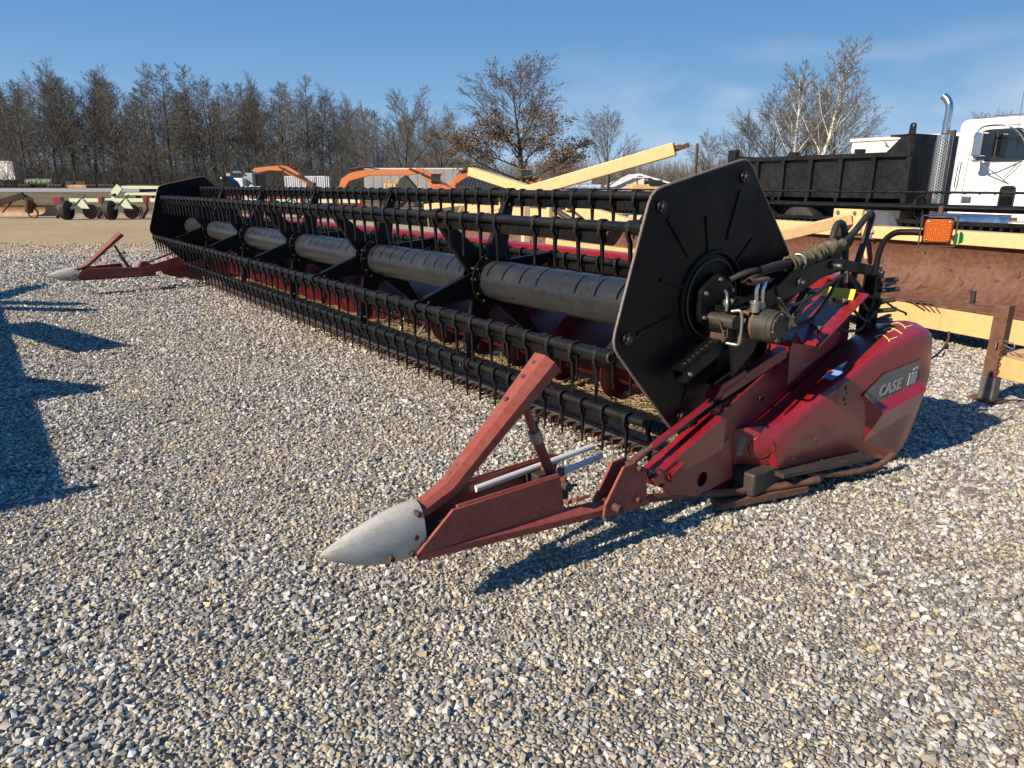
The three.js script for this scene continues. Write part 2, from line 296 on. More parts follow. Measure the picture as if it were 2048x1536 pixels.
{ // --- bats with moulded tines
  const tineG = (() => {
    const prof = [[.024, .006], [.03, -.012], [.030, -.035], [.014, -.062], [.0105, -.10], [.0075, -.15], [.0035, -.212], [-.0025, -.212], [-.0035, -.15], [-.0055, -.10], [-.006, -.066], [.008, -.036], [.008, -.018]];
    const g = plate(prof.map(([f, y]) => [f, y]), -.0075, .015, .002);
    const ring = new THREE.CylinderGeometry(.0285, .0285, .026, 12, 1, false).rotateZ(Math.PI / 2);
    return boxUV(mergeGeometries([g.index ? g.toNonIndexed() : g, ring.toNonIndexed()]));
  })();
  const rr = rng(3);
  const nT = 57, near = -.13, pitch = (A1 - .05 - near) / (nT - 1);
  let farG = [];
  for (let k = 0; k < 6; k++) {
    const [f, y] = batAt(k), b = new THREE.Group(); b.name = 'reel_bat'; hdr.add(b); const end = -.17;
    mesh('bat_tube', new THREE.CylinderGeometry(.0215, .0215, A1 - end, 14).rotateZ(Math.PI / 2).translate((A1 + end) / 2, y, -f), M.blackPoly, b);
    // slat: short strips screwed behind the tines
    let a = .02; while (a < A1 - .1) { const l = Math.min(1.46, A1 - .08 - a); if (!(k === 1 && a < .4 && false)) mesh('slat', beam(V(a, f - .012, y - .043), V(a + l, f - .012, y - .043), .005, .062, V(0, .1, 1)), M.black, b); a += l + .02; }
    for (let i = 0; i < nT; i++) {
      const at = near + i * pitch + (rr() - .5) * .012, tilt = (rr() - .5) * .09, yaw = (rr() - .5) * .12, bent = rr() < .09 ? (rr() - .5) * .55 : 0;
      if ((k === 1 && i === 5)) continue;                                                   // one tine is missing
      if (i >= 50) { farG.push(tineG.clone().rotateX(tilt).rotateY(yaw).translate(at, y, -f)); continue; }
      const o = new THREE.Mesh(tineG, M.blackPoly); o.name = 'tine'; o.castShadow = o.receiveShadow = true; o.position.set(at, y, -f); o.rotation.set(tilt, yaw, bent); b.add(o);
    }
    // crank from bat end out to the shield corner
    const th = PH + k * Math.PI / 3, sf = SC[0] + SR * Math.sin(th), sy = SC[1] + SR * Math.cos(th);
    mesh('crank_arm', [beam(V(-.185, f, y), V(-.215, sf, sy), .014, .05, V(1, 0, 0)), new THREE.CylinderGeometry(.032, .032, .05, 14).rotateZ(Math.PI / 2).translate(-.18, y, -f)], M.black, b);
    mesh('end_cap', new THREE.TorusGeometry(.02, .008, 6, 14).rotateY(Math.PI / 2).translate(-.205, y, -f), M.iron, b);
  }
  const o = mesh('tine', farG, M.blackPoly, hdr); o.userData.kind = 'stuff';
}
function hexPts(R, ph = PH) { return Array.from({ length: 6 }, (_, k) => { const t = ph + k * Math.PI / 3; return [SC[0] + R * Math.sin(t), SC[1] + R * Math.cos(t)]; }); }
function shield(a, outward) {
  const s = new THREE.Group(); s.name = 'end_shield'; hdr.add(s); const sg = outward;
  mesh('shield_plate', toCreasedNormals(plate(roundPoly(hexPts(SR + .085), .05, 5), a - .004, .008, .002), .5), M.shield, s);
  const edge = roundPoly(hexPts(SR + .082), .05, 5); edge.push(edge[0]);
  mesh('worn_rim', new THREE.TubeGeometry(new THREE.CatmullRomCurve3(edge.map(p => V(a, p[0], p[1]))), 120, .006, 6), M.rimWorn, s);
  for (let k = 0; k < 6; k++) {
    const t = PH + k * Math.PI / 3, d = [Math.sin(t), Math.cos(t)], at = r => [SC[0] + d[0] * r, SC[1] + d[1] * r];
    const p = at(SR);
    const bolt = [new THREE.CylinderGeometry(.026, .028, .012, 18).rotateZ(Math.PI / 2).translate(a + sg * .009, p[1], -p[0])];
    mesh('pivot_cap', bolt, M.black, s);
    mesh('bolt', [new THREE.CylinderGeometry(.013, .013, .012, 6).rotateZ(Math.PI / 2).translate(a + sg * .02, p[1], -p[0]), ...[0, 1, 2, 3, 4].map(i => { const q = i * 1.257; return beam(V(a + sg * .0155, p[0] + .013 * Math.sin(q), p[1] + .013 * Math.cos(q)), V(a + sg * .0155, p[0] + .024 * Math.sin(q), p[1] + .024 * Math.cos(q)), .004, .003, V(1, 0, 0)); })], M.iron, s);
    const q0 = at(.26), q1 = at(SR - .06);
    mesh('pressed_rib', beam(V(a + sg * .006, ...q0), V(a + sg * .006, ...q1), .018, .01, V(1, 0, 0), .004), M.shield, s);
    const t2 = t + Math.PI / 6; const e0 = [SC[0] + Math.sin(t2) * .2, SC[1] + Math.cos(t2) * .2], e1 = [SC[0] + Math.sin(t2) * .36, SC[1] + Math.cos(t2) * .36];
    mesh('pressed_rib', beam(V(a + sg * .006, ...e0), V(a + sg * .006, ...e1), .016, .01, V(1, 0, 0), .004), M.shield, s);
  }
  mesh('hub_ring', new THREE.TorusGeometry(.2, .012, 8, 48).rotateY(Math.PI / 2).translate(a + sg * .006, SC[1], -SC[0]), M.shield, s);
  mesh('hub_ring', new THREE.TorusGeometry(.168, .006, 8, 48).rotateY(Math.PI / 2).translate(a + sg * .008, SC[1], -SC[0]), M.iron, s);
  mesh('hub_disc', plate(roundPoly(Array.from({ length: 6 }, (_, k) => [SC[0] + .135 * Math.sin(k * Math.PI / 3), SC[1] - .02 + .135 * Math.cos(k * Math.PI / 3)]), .03), a + (sg > 0 ? .01 : -.04), .03, .004), M.black, s);
  for (let k = 0; k < 6; k++) mesh('hub_bolt', bX(.009, V(a + sg * .03, SC[0] + .105 * Math.sin(k * 1.047), SC[1] - .02 + .105 * Math.cos(k * 1.047)), V(a + sg * .052, SC[0] + .105 * Math.sin(k * 1.047), SC[1] - .02 + .105 * Math.cos(k * 1.047))), M.steel, s);
  return s;
}
shield(-.25, -1); shield(A1 + .04, 1);
mesh('reel_shaft', rod(V(-.42, 0, YC), V(A0, 0, YC), .03, 14), M.iron, hdr);

// --- platform: cutterbar, guards, pan, auger, back sheet, top beam
const CB = [-.27, .1];
{
  const L0 = -.26, L1 = 9.38;
  const cb = new THREE.Group(); cb.name = 'cutterbar'; hdr.add(cb);
  mesh('bar', beam(V(L0, CB[0], CB[1]), V(L1, CB[0], CB[1]), .07, .022, V(0, 1, 0), .004), M.rustDark, cb);
  mesh('wear_strip', beam(V(L0, CB[0] - .07, CB[1] + .018), V(L1, CB[0] - .07, CB[1] + .018), .09, .012), M.steel, cb);
  const gg = (() => { const g = new THREE.ConeGeometry(.5, 1, 5).rotateX(-Math.PI / 2); g.scale(.024, .02, .11).translate(0, 0, -.05); const b = new THREE.BoxGeometry(.03, .026, .05); return boxUV(mergeGeometries([g.toNonIndexed(), b.toNonIndexed()])); })();
  const kn = [];
  for (let i = 0; i < 120; i++) {
    const a = L0 + .03 + i * .0765; const o = new THREE.Mesh(gg, i % 3 ? M.rust : M.rustDark); o.name = 'guard'; o.castShadow = o.receiveShadow = true; o.position.copy(V(a, CB[0] + .06, CB[1] - .004)); cb.add(o);
    const tri = plate([[0, 0], [.0, .076], [.075, .038]], 0, .003); tri.applyMatrix4(FY.clone().invert()); tri.rotateX(Math.PI / 2); tri.rotateY(Math.PI / 2); tri.translate(a - .038, CB[1] + .016, -CB[0] - .02); kn.push(tri);
  }
  mesh('knife', kn, M.steel, cb);
  // pan: swept profile
  const prof = [[-.28, .106], [-.42, .10], [-.6, .09], [-.85, .085], [-1.02, .11], [-1.14, .2], [-1.19, .32]];
  const sweep = (pr, a0, a1, m, name, parent, n = 12) => { const P = [], I = []; for (let i = 0; i <= n; i++) for (const [f, y] of pr) P.push(mix(a0, a1, i / n), y, -f); const w = pr.length; for (let i = 0; i < n; i++) for (let j = 0; j < w - 1; j++) { const q = i * w + j; I.push(q, q + 1, q + w, q + 1, q + w + 1, q + w); } const g = new THREE.BufferGeometry(); g.setAttribute('position', new THREE.Float32BufferAttribute(P, 3)); g.setIndex(I); g.computeVertexNormals(); return mesh(name, g, m, parent); };
  const thick = (pr, t) => [...pr, ...pr.slice().reverse().map(([f, y]) => [f - t * .3, y - t]), pr[0]];
  sweep(thick(prof, .012), L0, L1, M.steel, 'floor_pan', hdr);
  // back sheet with the feeder opening in the middle
  const bs = new THREE.Group(); bs.name = 'back_sheet'; hdr.add(bs);
  for (const [a0, a1, y0, y1] of [[L0, 3.05, .3, .96], [4.35, L1, .3, .96], [3.05, 4.35, .3, .40], [3.05, 4.35, .86, .96]]) mesh('sheet', beam(V(a0, -1.19, (y0 + y1) / 2), V(a1, -1.19, (y0 + y1) / 2), .012, y1 - y0), M.red, bs);
  for (const a of [.7, 1.9, 3.05, 3.66, 4.35, 5.6, 6.9, 8.1]) mesh('upright', beam(V(a, -1.24, .1), V(a, -1.24, .96), .07, .07), M.redDeep, bs);
  mesh('worn_patch', plate([[-1.182, .70], [-1.182, .76], [-1.1825, .76], [-1.1825, .70]], 1.42, .01), M.paper, bs);
  mesh('top_beam', beam(V(L0 - .05, -1.11, .955), V(L1 + .05, -1.11, .955), .17, .10, V(0, 1, 0), .012), M.red, hdr);
  mesh('lower_beam', beam(V(L0, -1.2, .12), V(L1, -1.2, .12), .12, .12), M.redDeep, hdr);
  mesh('lifting_lug', plate([[-1.02, 1.0], [-1.13, 1.0], [-1.13, 1.045], [-1.06, 1.04]], 2.55, .22, .003), M.red, hdr);
  // auger
  const au = new THREE.Group(); au.name = 'auger'; hdr.add(au); const AF = -.83, AY = .42;
  mesh('auger_tube', new THREE.CylinderGeometry(.2, .2, L1 - L0 - .1, 40, 1, true).rotateZ(Math.PI / 2).translate((L0 + L1) / 2, AY, -AF), M.redOrange, au);
  const flight = (a0, a1, hand) => { const P = [], I = [], turns = (a1 - a0) / .52, n = Math.round(turns * 28); for (let i = 0; i <= n; i++) { const a = mix(a0, a1, i / n), t = hand * i / n * turns * Math.PI * 2 + .9; for (const [r, o] of [[.198, -.004], [.31, -.003], [.31, .003], [.198, .004]]) P.push(a + o, AY + r * Math.cos(t), -(AF + r * Math.sin(t))); } for (let i = 0; i < n; i++) for (let j = 0; j < 3; j++) { const q = i * 4 + j; I.push(q, q + 1, q + 4, q + 1, q + 5, q + 4); } const g = new THREE.BufferGeometry(); g.setAttribute('position', new THREE.Float32BufferAttribute(P, 3)); g.setIndex(I); return mesh('flight', toCreasedNormals(g, .6), M.redDeep, au); };
  flight(L0 + .05, 3.2, 1); flight(4.2, L1 - .1, -1);
  mesh('fingers', Array.from({ length: 14 }, (_, i) => { const t = i * 2.4, a = 3.28 + i * .065; return rod(V(a, AF, AY), V(a, AF + .33 * Math.sin(t), AY + .33 * Math.cos(t)), .008, 6); }), M.steel, au);
  // end sheets
  const es = [[.28, .22], [.36, .30], [-.14, .49], [-.62, .69], [-.8, .72], [-1.2, .95], [-1.24, .1], [-.7, .06], [-.2, .07]];
  mesh('end_sheet', plate(es, -.30, .012, .002), M.redDeep, hdr); mesh('end_sheet', plate(es, L1, .012, .002), M.redDeep, hdr);
}
console.log('header body');
// loft a closed cross-section through stations: each {p, x, y (axes), s (list of [u,v])}
function loft(st, caps = true) {
  const n = st[0].s.length, P = [], I = [];
  for (const k of st) for (const [u, v] of k.s) { const q = k.p.clone().addScaledVector(k.x, u).addScaledVector(k.y, v); P.push(q.x, q.y, q.z); }
  for (let i = 0; i < st.length - 1; i++) for (let j = 0; j < n; j++) { const a = i * n + j, b = i * n + (j + 1) % n; I.push(a, b, a + n, b, b + n, a + n); }
  if (caps) for (const i of [0, st.length - 1]) for (let j = 1; j < n - 1; j++) i ? I.push(i * n, i * n + j, i * n + j + 1) : I.push(0, j + 1, j);
  const g = new THREE.BufferGeometry(); g.setAttribute('position', new THREE.Float32BufferAttribute(P, 3)); g.setIndex(I); return toCreasedNormals(g, .45);
}
const scl = (s, a, b = a) => s.map(([u, v]) => [u * a, v * b]);
// ------------------------------------------------------------------ crop dividers (mir = +1 near end, -1 far end)
function divider(mir) {
  const D = new THREE.Group(); D.name = 'crop_divider'; hdr.add(D);
  const c = mir > 0 ? 0 : 9.1; const W = (a, f, y) => { const k = clamp((f - .45) / 1.3); return mir > 0 ? V(a - .085 * k, f + .03 * k, y + .048 * k) : V(c - a, f, y); }; const side = mir;
  // cap of bare cast metal
  const bul = (w, yt, yb) => { const o = []; for (let k = 0; k < 16; k++) { const t = k / 16 * 2 * Math.PI, c = Math.cos(t), n = Math.sin(t), e = v => Math.sign(v) * Math.pow(Math.abs(v), .72); o.push([w * e(c) * (n > 0 ? 1 - .25 * n : 1), mix((yt + yb) / 2, n > 0 ? yt : yb, Math.abs(e(n)))]); } return o; };
  const st = []; for (const [f, yt, yb, w] of [[1.395, .405, .205, .066], [1.46, .402, .203, .062], [1.53, .39, .21, .053], [1.60, .372, .226, .043], [1.66, .354, .25, .031], [1.71, .335, .276, .019], [1.74, .322, .295, .009], [1.752, .314, .305, .003]]) { const q = W(-.105, f, 0); st.push({ p: q, x: V(1, 0, 0), y: V(0, 0, 1), s: bul(w, yt, yb) }); }
  mesh('nose_cap', (g => toCreasedNormals(g, 1.0))(loft(st)), M.alu, D);
  for (const [f, y] of [[1.42, .38], [1.435, .30], [1.45, .24], [1.53, .25]]) mesh('cap_bolt', rod(W(-.175, f, y), W(-.03, f, y), .0095, 8), M.rustDark, D);
  // lower bar from skid to cap
  mesh('lower_bar', beam(W(-.31, .38, .205), W(-.145, 1.42, .228), .05, .052, V(0, 1, 0), .005), M.redFaded, D);
  // side boards
  const board = (q, th) => { const N = q[1].clone().sub(q[0]).cross(q[3].clone().sub(q[0])).normalize().multiplyScalar(th); const P = [...q, ...q.map(v => v.clone().add(N))]; const g = new THREE.BufferGeometry(); g.setAttribute('position', new THREE.Float32BufferAttribute(P.flatMap(v => [v.x, v.y, v.z]), 3)); g.setIndex([0, 1, 2, 0, 2, 3, 4, 6, 5, 4, 7, 6, 0, 4, 5, 0, 5, 1, 1, 5, 6, 1, 6, 2, 2, 6, 7, 2, 7, 3, 3, 7, 4, 3, 4, 0]); return toCreasedNormals(g, .3); };
  mesh('side_board', board([W(-.17, 1.44, .24), W(-.235, .80, .245), W(-.235, .83, .398), W(-.19, 1.30, .375)], .012), M.redFaded, D);
  mesh('board_lip', beam(W(-.19, 1.28, .377), W(-.236, .83, .40), .016, .014, V(0, 1, 0), .004), M.redFaded, D);
  mesh('side_board', board([W(-.05, 1.44, .25), W(.03, .62, .235), W(.03, .60, .35), W(-.02, 1.30, .372)], .012), M.redFaded, D);
  mesh('board_lip', beam(W(-.02, 1.28, .374), W(.03, .62, .352), .014, .012, V(0, 1, 0), .003), M.redFaded, D);
  if (mir < 0) mesh('side_board', board([W(.03, .62, .235), W(-.05, -.3, .42), W(-.05, -.3, .58), W(.03, .60, .35)], .012), M.redFaded, D);
  mesh('cross_plate', board([W(-.18, 1.40, .26), W(-.05, 1.40, .26), W(-.01, 1.18, .27), W(-.20, 1.18, .27)], .008), M.rustDark, D);
  // raised folded arm
  const hx = [[-.048, -.028], [-.048, .008], [-.024, .034], [.024, .034], [.048, .008], [.048, -.028]];
  const pts = [[1.47, .33, .62], [1.26, .42, .86], [1.02, .625, 1.0], [.79, .825, 1.28]], ss = [];
  pts.forEach(([f, y, s], i) => { const a = pts[Math.max(0, i - 1)], b = pts[Math.min(3, i + 1)]; const t = [b[0] - a[0], b[1] - a[1]], l = Math.hypot(...t); ss.push({ p: W(-.105 + (i === 0 ? 0 : 0), f, y), x: V(1, 0, 0), y: V(0, t[1] / l, -t[0] / l), s: scl(hx, s * (i == 3 ? 1.02 : 1), s) }); });
  mesh('raised_arm', loft(ss), M.redFaded, D);
  const nrm = V(0, .66, .75);
  for (const t of [.25, .62, .86]) { const p = W(-.105, mix(1.02, .79, t), mix(.625, .825, t)).addScaledVector(nrm, .036); mesh('rivet', rod(p, p.clone().addScaledVector(nrm, .008), .010, 8), M.rustDark, D); }
  mesh('prop_strut', [rod(W(-.1, .895, .67), W(-.1, .83, .51), .016, 12), rod(W(-.1, .83, .51), W(-.1, .757, .355), .0215, 12)], M.redFaded, D);
  mesh('strut_collar', rod(W(-.1, .845, .545), W(-.1, .825, .498), .026, 12), M.steel, D);
  mesh('knob', [rod(W(-.1, .83, .555), W(-.055, .80, .565), .008, 8), new THREE.SphereGeometry(.02, 10, 8).translate(...W(-.05, .795, .566).toArray())], M.iron, D);
  mesh('pivot_bracket', [beam(W(-.2, .775, .30), W(-.005, .775, .30), .08, .075, V(0, 1, 0), .006), beam(W(-.155, .70, .285), W(-.155, .83, .285), .012, .12, V(0, 1, 0), .003), rod(W(-.24, .77, .33), W(-.12, .77, .33), .018, 10)], M.iron, D);
  mesh('pivot_plate', beam(W(-.245, .69, .27), W(-.245, .77, .27), .012, .075, V(0, 1, 0), .003), M.redFaded, D);
  mesh('foot_bracket', [beam(W(-.20, .78, .345), W(-.13, .72, .36), .03, .02), rod(W(-.19, .75, .345), W(-.05, .75, .345), .011, 8)], M.redFaded, D);
  if (mir > 0) {
    mesh('plastic_rod', rod(W(-.03, 1.086, .335), W(-.03, .433, .366), .0135, 12), M.pvc, D);
    mesh('plastic_rod', rod(W(-.11, .75, .33), W(-.11, .455, .352), .0135, 12), M.pvc, D);
  }
  // fork bracket that hangs the divider on the header
  const fork = [[.66, .205], [.652, .26], [.555, .40], [.49, .405], [.415, .35], [.405, .225], [.46, .185]];
  for (const a of [-.34, -.275]) { const p = mir > 0 ? a : 9.1 - a - .012; mesh('fork_plate', plate(fork, p, .012, .002), M.redFaded, D); }
  mesh('fork_pin', [rod(W(-.37, .60, .235), W(-.24, .60, .235), .018, 10), rod(W(-.36, .47, .375), W(-.25, .47, .375), .012, 10), rod(W(-.36, .47, .235), W(-.25, .47, .235), .012, 10)], M.rustDark, D);
  mesh('adjust_rod', [rod(W(-.30, .40, .41), W(-.30, .335, .43), .011, 10), rod(W(-.30, .47, .385), W(-.30, .40, .41), .016, 10)], M.rust, D);
  mesh('brace_tube', rod(W(-.30, .345, .428), W(-.30, -.035, .555), .0155, 14), M.red, D);
  mesh('latch', [pipe([W(-.36, .43, .36), W(-.37, .40, .345), W(-.36, .365, .35), W(-.37, .33, .325)], .005, 12, 6), beam(W(-.32, .40, .33), W(-.32, .31, .30), .03, .03)], M.iron, D);
  // nose box of the end sheet
  const box = [[.395, .305], [.36, .262], [-.09, .325], [-.10, .475], [-.06, .49]];
  const bp = mir > 0 ? -.352 : 9.1 + .255; mesh('nose_box', plate(box, bp, .10, .006), M.red, D);
  mesh('nose_box_step', plate([[.30, .315], [.22, .345], [.20, .30], [.29, .27]], mir > 0 ? -.376 : 9.1 + .35, .03, .004), M.redDeep, D);
  mesh('skirt', plate([[.30, .27], [-.16, .36], [-.22, .15], [.05, .12], [.28, .20]], mir > 0 ? -.33 : 9.1 + .3, .008, .002, [circle(.035, 16, .02, .20)]), M.redDeep, D);
  return D;
}
divider(1); divider(-1);

// ------------------------------------------------------------------ moulded red end cover (near end)
{
  const E = new THREE.Group(); E.name = 'end_cover'; hdr.add(E);
  const rows = [
    [[-0.3, -0.256, 0.197], [-0.3, -0.243, 0.377], [-0.375, -0.351, 0.392], [-0.439, -0.461, 0.379], [-0.448, -0.481, 0.27], [-0.435, -0.426, 0.173]],
    [[-0.29, -0.398, 0.187], [-0.3, -0.398, 0.392], [-0.39, -0.458, 0.417], [-0.457, -0.543, 0.419], [-0.46, -0.562, 0.279], [-0.433, -0.538, 0.152]],
    [[-0.29, -0.629, 0.179], [-0.3, -0.629, 0.474], [-0.4, -0.649, 0.499], [-0.482, -0.689, 0.501], [-0.485, -0.729, 0.303], [-0.445, -0.72, 0.125]],
    [[-0.29, -0.833, 0.171], [-0.3, -0.833, 0.551], [-0.42, -0.843, 0.578], [-0.51, -0.843, 0.576], [-0.513, -0.901, 0.338], [-0.458, -0.909, 0.094]],
    [[-0.29, -1.048, 0.185], [-0.3, -1.048, 0.64], [-0.44, -1.048, 0.675], [-0.543, -1.028, 0.665], [-0.553, -1.092, 0.387], [-0.489, -1.114, 0.065]],
    [[-0.3, -1.249, 0.218], [-0.32, -1.249, 0.718], [-0.46, -1.249, 0.753], [-0.581, -1.219, 0.73], [-0.59, -1.287, 0.427], [-0.526, -1.27, 0.047]],
    [[-0.31, -1.416, 0.273], [-0.36, -1.426, 0.768], [-0.5, -1.426, 0.798], [-0.617, -1.386, 0.758], [-0.618, -1.455, 0.47], [-0.56, -1.414, 0.051]],
    [[-0.34, -1.503, 0.348], [-0.4, -1.508, 0.748], [-0.52, -1.518, 0.773], [-0.619, -1.468, 0.733], [-0.614, -1.544, 0.487], [-0.568, -1.534, 0.168]],
    [[-0.38, -1.529, 0.404], [-0.42, -1.534, 0.694], [-0.53, -1.539, 0.714], [-0.594, -1.509, 0.679], [-0.588, -1.579, 0.498], [-0.542, -1.583, 0.266]],
  ];
  // smooth along the rows, round the ridge across
  const fine = []; const cm = (p0, p1, p2, p3, t) => p1.map((_, i) => .5 * (2 * p1[i] + (p2[i] - p0[i]) * t + (2 * p0[i] - 5 * p1[i] + 4 * p2[i] - p3[i]) * t * t + (3 * p1[i] - p0[i] - 3 * p2[i] + p3[i]) * t ** 3));
  for (let i = 0; i < rows.length - 1; i++) for (let k = 0; k < 4; k++) { const g = j => rows[clamp(j, 0, rows.length - 1)]; fine.push(rows[0].map((_, c) => cm(g(i - 1)[c], g(i)[c], g(i + 1)[c], g(i + 2)[c], k / 4))); }
  fine.push(rows[rows.length - 1]);
  const cross = fine.map(r => {
    const out = [r[0]]; const bend = (a, p, b, d, n) => { const l1 = Math.hypot(...p.map((v, i) => v - a[i])), l2 = Math.hypot(...p.map((v, i) => v - b[i])); const A = p.map((v, i) => mix(v, a[i], Math.min(.45, d / l1))), B = p.map((v, i) => mix(v, b[i], Math.min(.45, d / l2))); for (let k = 0; k <= n; k++) { const t = k / n; out.push(p.map((v, i) => (1 - t) ** 2 * A[i] + 2 * t * (1 - t) * v + t * t * B[i])); } };
    bend(r[0], r[1], r[2], .02, 3); bend(r[1], r[2], r[3], .06, 3); bend(r[2], r[3], r[4], .028, 4); bend(r[3], r[4], r[5], .1, 5);
    // roll under at the bottom
    const l = r[5], m4 = r[4]; out.push(l.map((v, i) => mix(v, m4[i], .1))); out.push(l); out.push([l[0] + .05, l[1], l[2] - .008]); return out;
  });
  const P = [], I = [], w = cross[0].length; for (const r of cross) for (const [a, f, y] of r) P.push(a, y, -f);
  for (let i = 0; i < cross.length - 1; i++) for (let j = 0; j < w - 1; j++) { const q = i * w + j; I.push(q, q + w, q + 1, q + 1, q + w, q + w + 1); }
  for (const e of [0, cross.length - 1]) { const c = cross[e], m = c.reduce((s, v) => s.map((x, i) => x + v[i] / w), [0, 0, 0]); const ci = P.length / 3; const bulge = e ? 0 : .018; P.push(m[0] - bulge, m[2], -(m[1] + bulge)); for (let j = 0; j < w; j++) { const a = e * w + j, b = e * w + (j + 1) % w; e ? I.push(ci, b, a) : I.push(ci, a, b); } }
  const g = new THREE.BufferGeometry(); g.setAttribute('position', new THREE.Float32BufferAttribute(P, 3)); g.setIndex(I);
  mesh('cover_shell', toCreasedNormals(g, .7), M.red, E);
  // round boss on the nose face, scuffed corner
  const n = V(-.836, .548, .02).normalize(), up = V3(0, 1, 0), xx = up.clone().cross(n).normalize(), fc = V(-.376, -.352, .285);
  const shell0 = E.children[0]; hdr.updateMatrixWorld(true); const rn = new THREE.Raycaster(), wq = hdr.matrixWorld; const onNose = (u, v, lift) => { const o = fc.clone().addScaledVector(xx, u).addScaledVector(up, v); const d = n.clone().transformDirection(wq); rn.set(o.clone().addScaledVector(n, .3).applyMatrix4(wq), d.negate()); const h = rn.intersectObject(shell0)[0]; return (h ? hdr.worldToLocal(h.point) : o).addScaledVector(n, lift); };
  const fan = (ring, lift) => { const P = [onNose(0, 0, lift + .002), ...ring.map(([u, v]) => onNose(u, v, lift))], I = []; for (let k = 1; k <= ring.length; k++) I.push(0, k, k % ring.length + 1); const g = new THREE.BufferGeometry(); g.setAttribute('position', new THREE.Float32BufferAttribute(P.flatMap(p => [p.x, p.y, p.z]), 3)); g.setIndex(I); g.computeVertexNormals(); return g; };
  mesh('round_boss', fan(circle(.056, 32), .004), M.red, E);
  mesh('boss_groove', new THREE.TubeGeometry(new THREE.CatmullRomCurve3(circle(.058, 24).map(([u, v]) => onNose(u, v, .001)), true), 64, .0045, 6), M.red, E);
  mesh('scuffed_corner', (() => { const pts = [[0, -.05], [.03, -.055], [.036, -.01], [.044, .04], [.012, .055], [.004, .02]].map(([u, v]) => [u - .118, v + .01]); const P = pts.map(([u, v]) => onNose(u, v, .003)), g = new THREE.BufferGeometry(); g.setAttribute('position', new THREE.Float32BufferAttribute(P.flatMap(p => [p.x, p.y, p.z]), 3)); g.setIndex([0, 1, 2, 0, 2, 5, 2, 3, 5, 3, 4, 5]); g.computeVertexNormals(); return g; })(), M.rimWorn, E);
  // raised lettering pad
  const dir = V3(.33, 0, -.9).negate(); const S = V(-.2, -1.07, 0).normalize(), N = V(-1.07, .2, -.02).normalize(), U = N.clone().cross(S).normalize().negate(); const U2 = U.y < 0 ? U.negate() : U;
  const pc = V(-0.584, -1.134, 0.511);                                                   // S runs rearward, U2 up
  const at = (s, u, d) => pc.clone().addScaledVector(S, s).addScaledVector(U2, u).addScaledVector(N, d);
  const face = [[-.155, -.03], [-.03, .055], [.255, .10], [.268, -.015], [-.06, -.105]];
  const rp = new THREE.Raycaster(), mwx = (hdr.updateMatrixWorld(true), hdr.matrixWorld); let dF = -1; for (let i = 0; i <= 8; i++) for (let j = 0; j <= 4; j++) { const o = at(mix(-.13, .25, i / 8), mix(-.07, .06, j / 4), 0); rp.set(o.clone().addScaledVector(N, .4).applyMatrix4(mwx), N.clone().transformDirection(mwx).negate()); const h = rp.intersectObject(E.children[0])[0]; if (h) dF = Math.max(dF, .4 - h.distance); } dF += .004;
  const fg = new THREE.BufferGeometry(); fg.setAttribute('position', new THREE.Float32BufferAttribute(face.flatMap(([s, u]) => at(s, u, dF).toArray()), 3)); fg.setIndex([0, 1, 2, 0, 2, 3, 0, 3, 4]); fg.computeVertexNormals();
  mesh('name_decal', fg, M.decal, E);
  // moulded shelf under the lettering
  const sh = [[-.155, -.03, dF], [-.06, -.105, dF], [.268, -.015, dF], [-.17, -.042, dF + .006], [-.045, -.15, dF + .04], [.285, -.062, dF + .04], [-.19, -.06, dF - .03], [-.05, -.34, dF - .045], [.30, -.26, dF - .045]].map(q => at(...q)); const sg = new THREE.BufferGeometry(); sg.setAttribute('position', new THREE.Float32BufferAttribute(sh.flatMap(v => [v.x, v.y, v.z]), 3)); sg.setIndex([0, 3, 1, 1, 3, 4, 1, 4, 2, 2, 4, 5, 3, 6, 4, 4, 6, 7, 4, 7, 5, 5, 7, 8, 2, 5, 8]);
  mesh('moulded_shelf', toCreasedNormals(sg, .3), M.red, E);
  const font = await new FontLoader().loadAsync('fonts/droid/droid_sans_bold.typeface.json');
  const tilt = .15, tx = S.clone().multiplyScalar(Math.cos(tilt)).addScaledVector(U2, Math.sin(tilt)), ty = N.clone().cross(tx).normalize(); if (ty.y < 0) ty.negate();
  const word = (str, size, s, u, wide) => { const tg = new TextGeometry(str, { font, size, depth: .0008, curveSegments: 3, bevelEnabled: true, bevelThickness: .0003, bevelSize: size * .035, bevelSegments: 1 }); tg.computeBoundingBox(); tg.scale(wide, 1, 1); tg.applyMatrix4(new THREE.Matrix4().makeShear(0, 0, .22, 0, 0, 0)); return tg.applyMatrix4(basis(tx, ty, N, at(s, u, dF + .002))); };
  mesh('lettering', word('CASE', .058, -.05, -.070, .92), M.decalText, E);
  const ih = []; for (const k of [0, 1, 2]) { const o = .172 + k * .0225; const b0 = pc.clone().addScaledVector(N, dF + .003).addScaledVector(tx, o + .0).addScaledVector(ty, -.062), b1 = b0.clone().addScaledVector(ty, k === 0 ? .066 : .066).addScaledVector(tx, .014); ih.push(beam(b0, b1, .017, .003, N)); if (k) { const c0 = b1.clone().addScaledVector(ty, .008).addScaledVector(tx, .003); ih.push(beam(c0, c0.clone().addScaledVector(ty, .016).addScaledVector(tx, .003), .017, .003, N)); } }
  mesh('emblem', ih, M.decalText, E);
  // punched holes, latch, hand-painted number, torn tag
  const so = (f, y) => { const k = (f + .45) / (-1.40 + .45); return V(mix(-.45, -.63, k) - .006, f, y); };
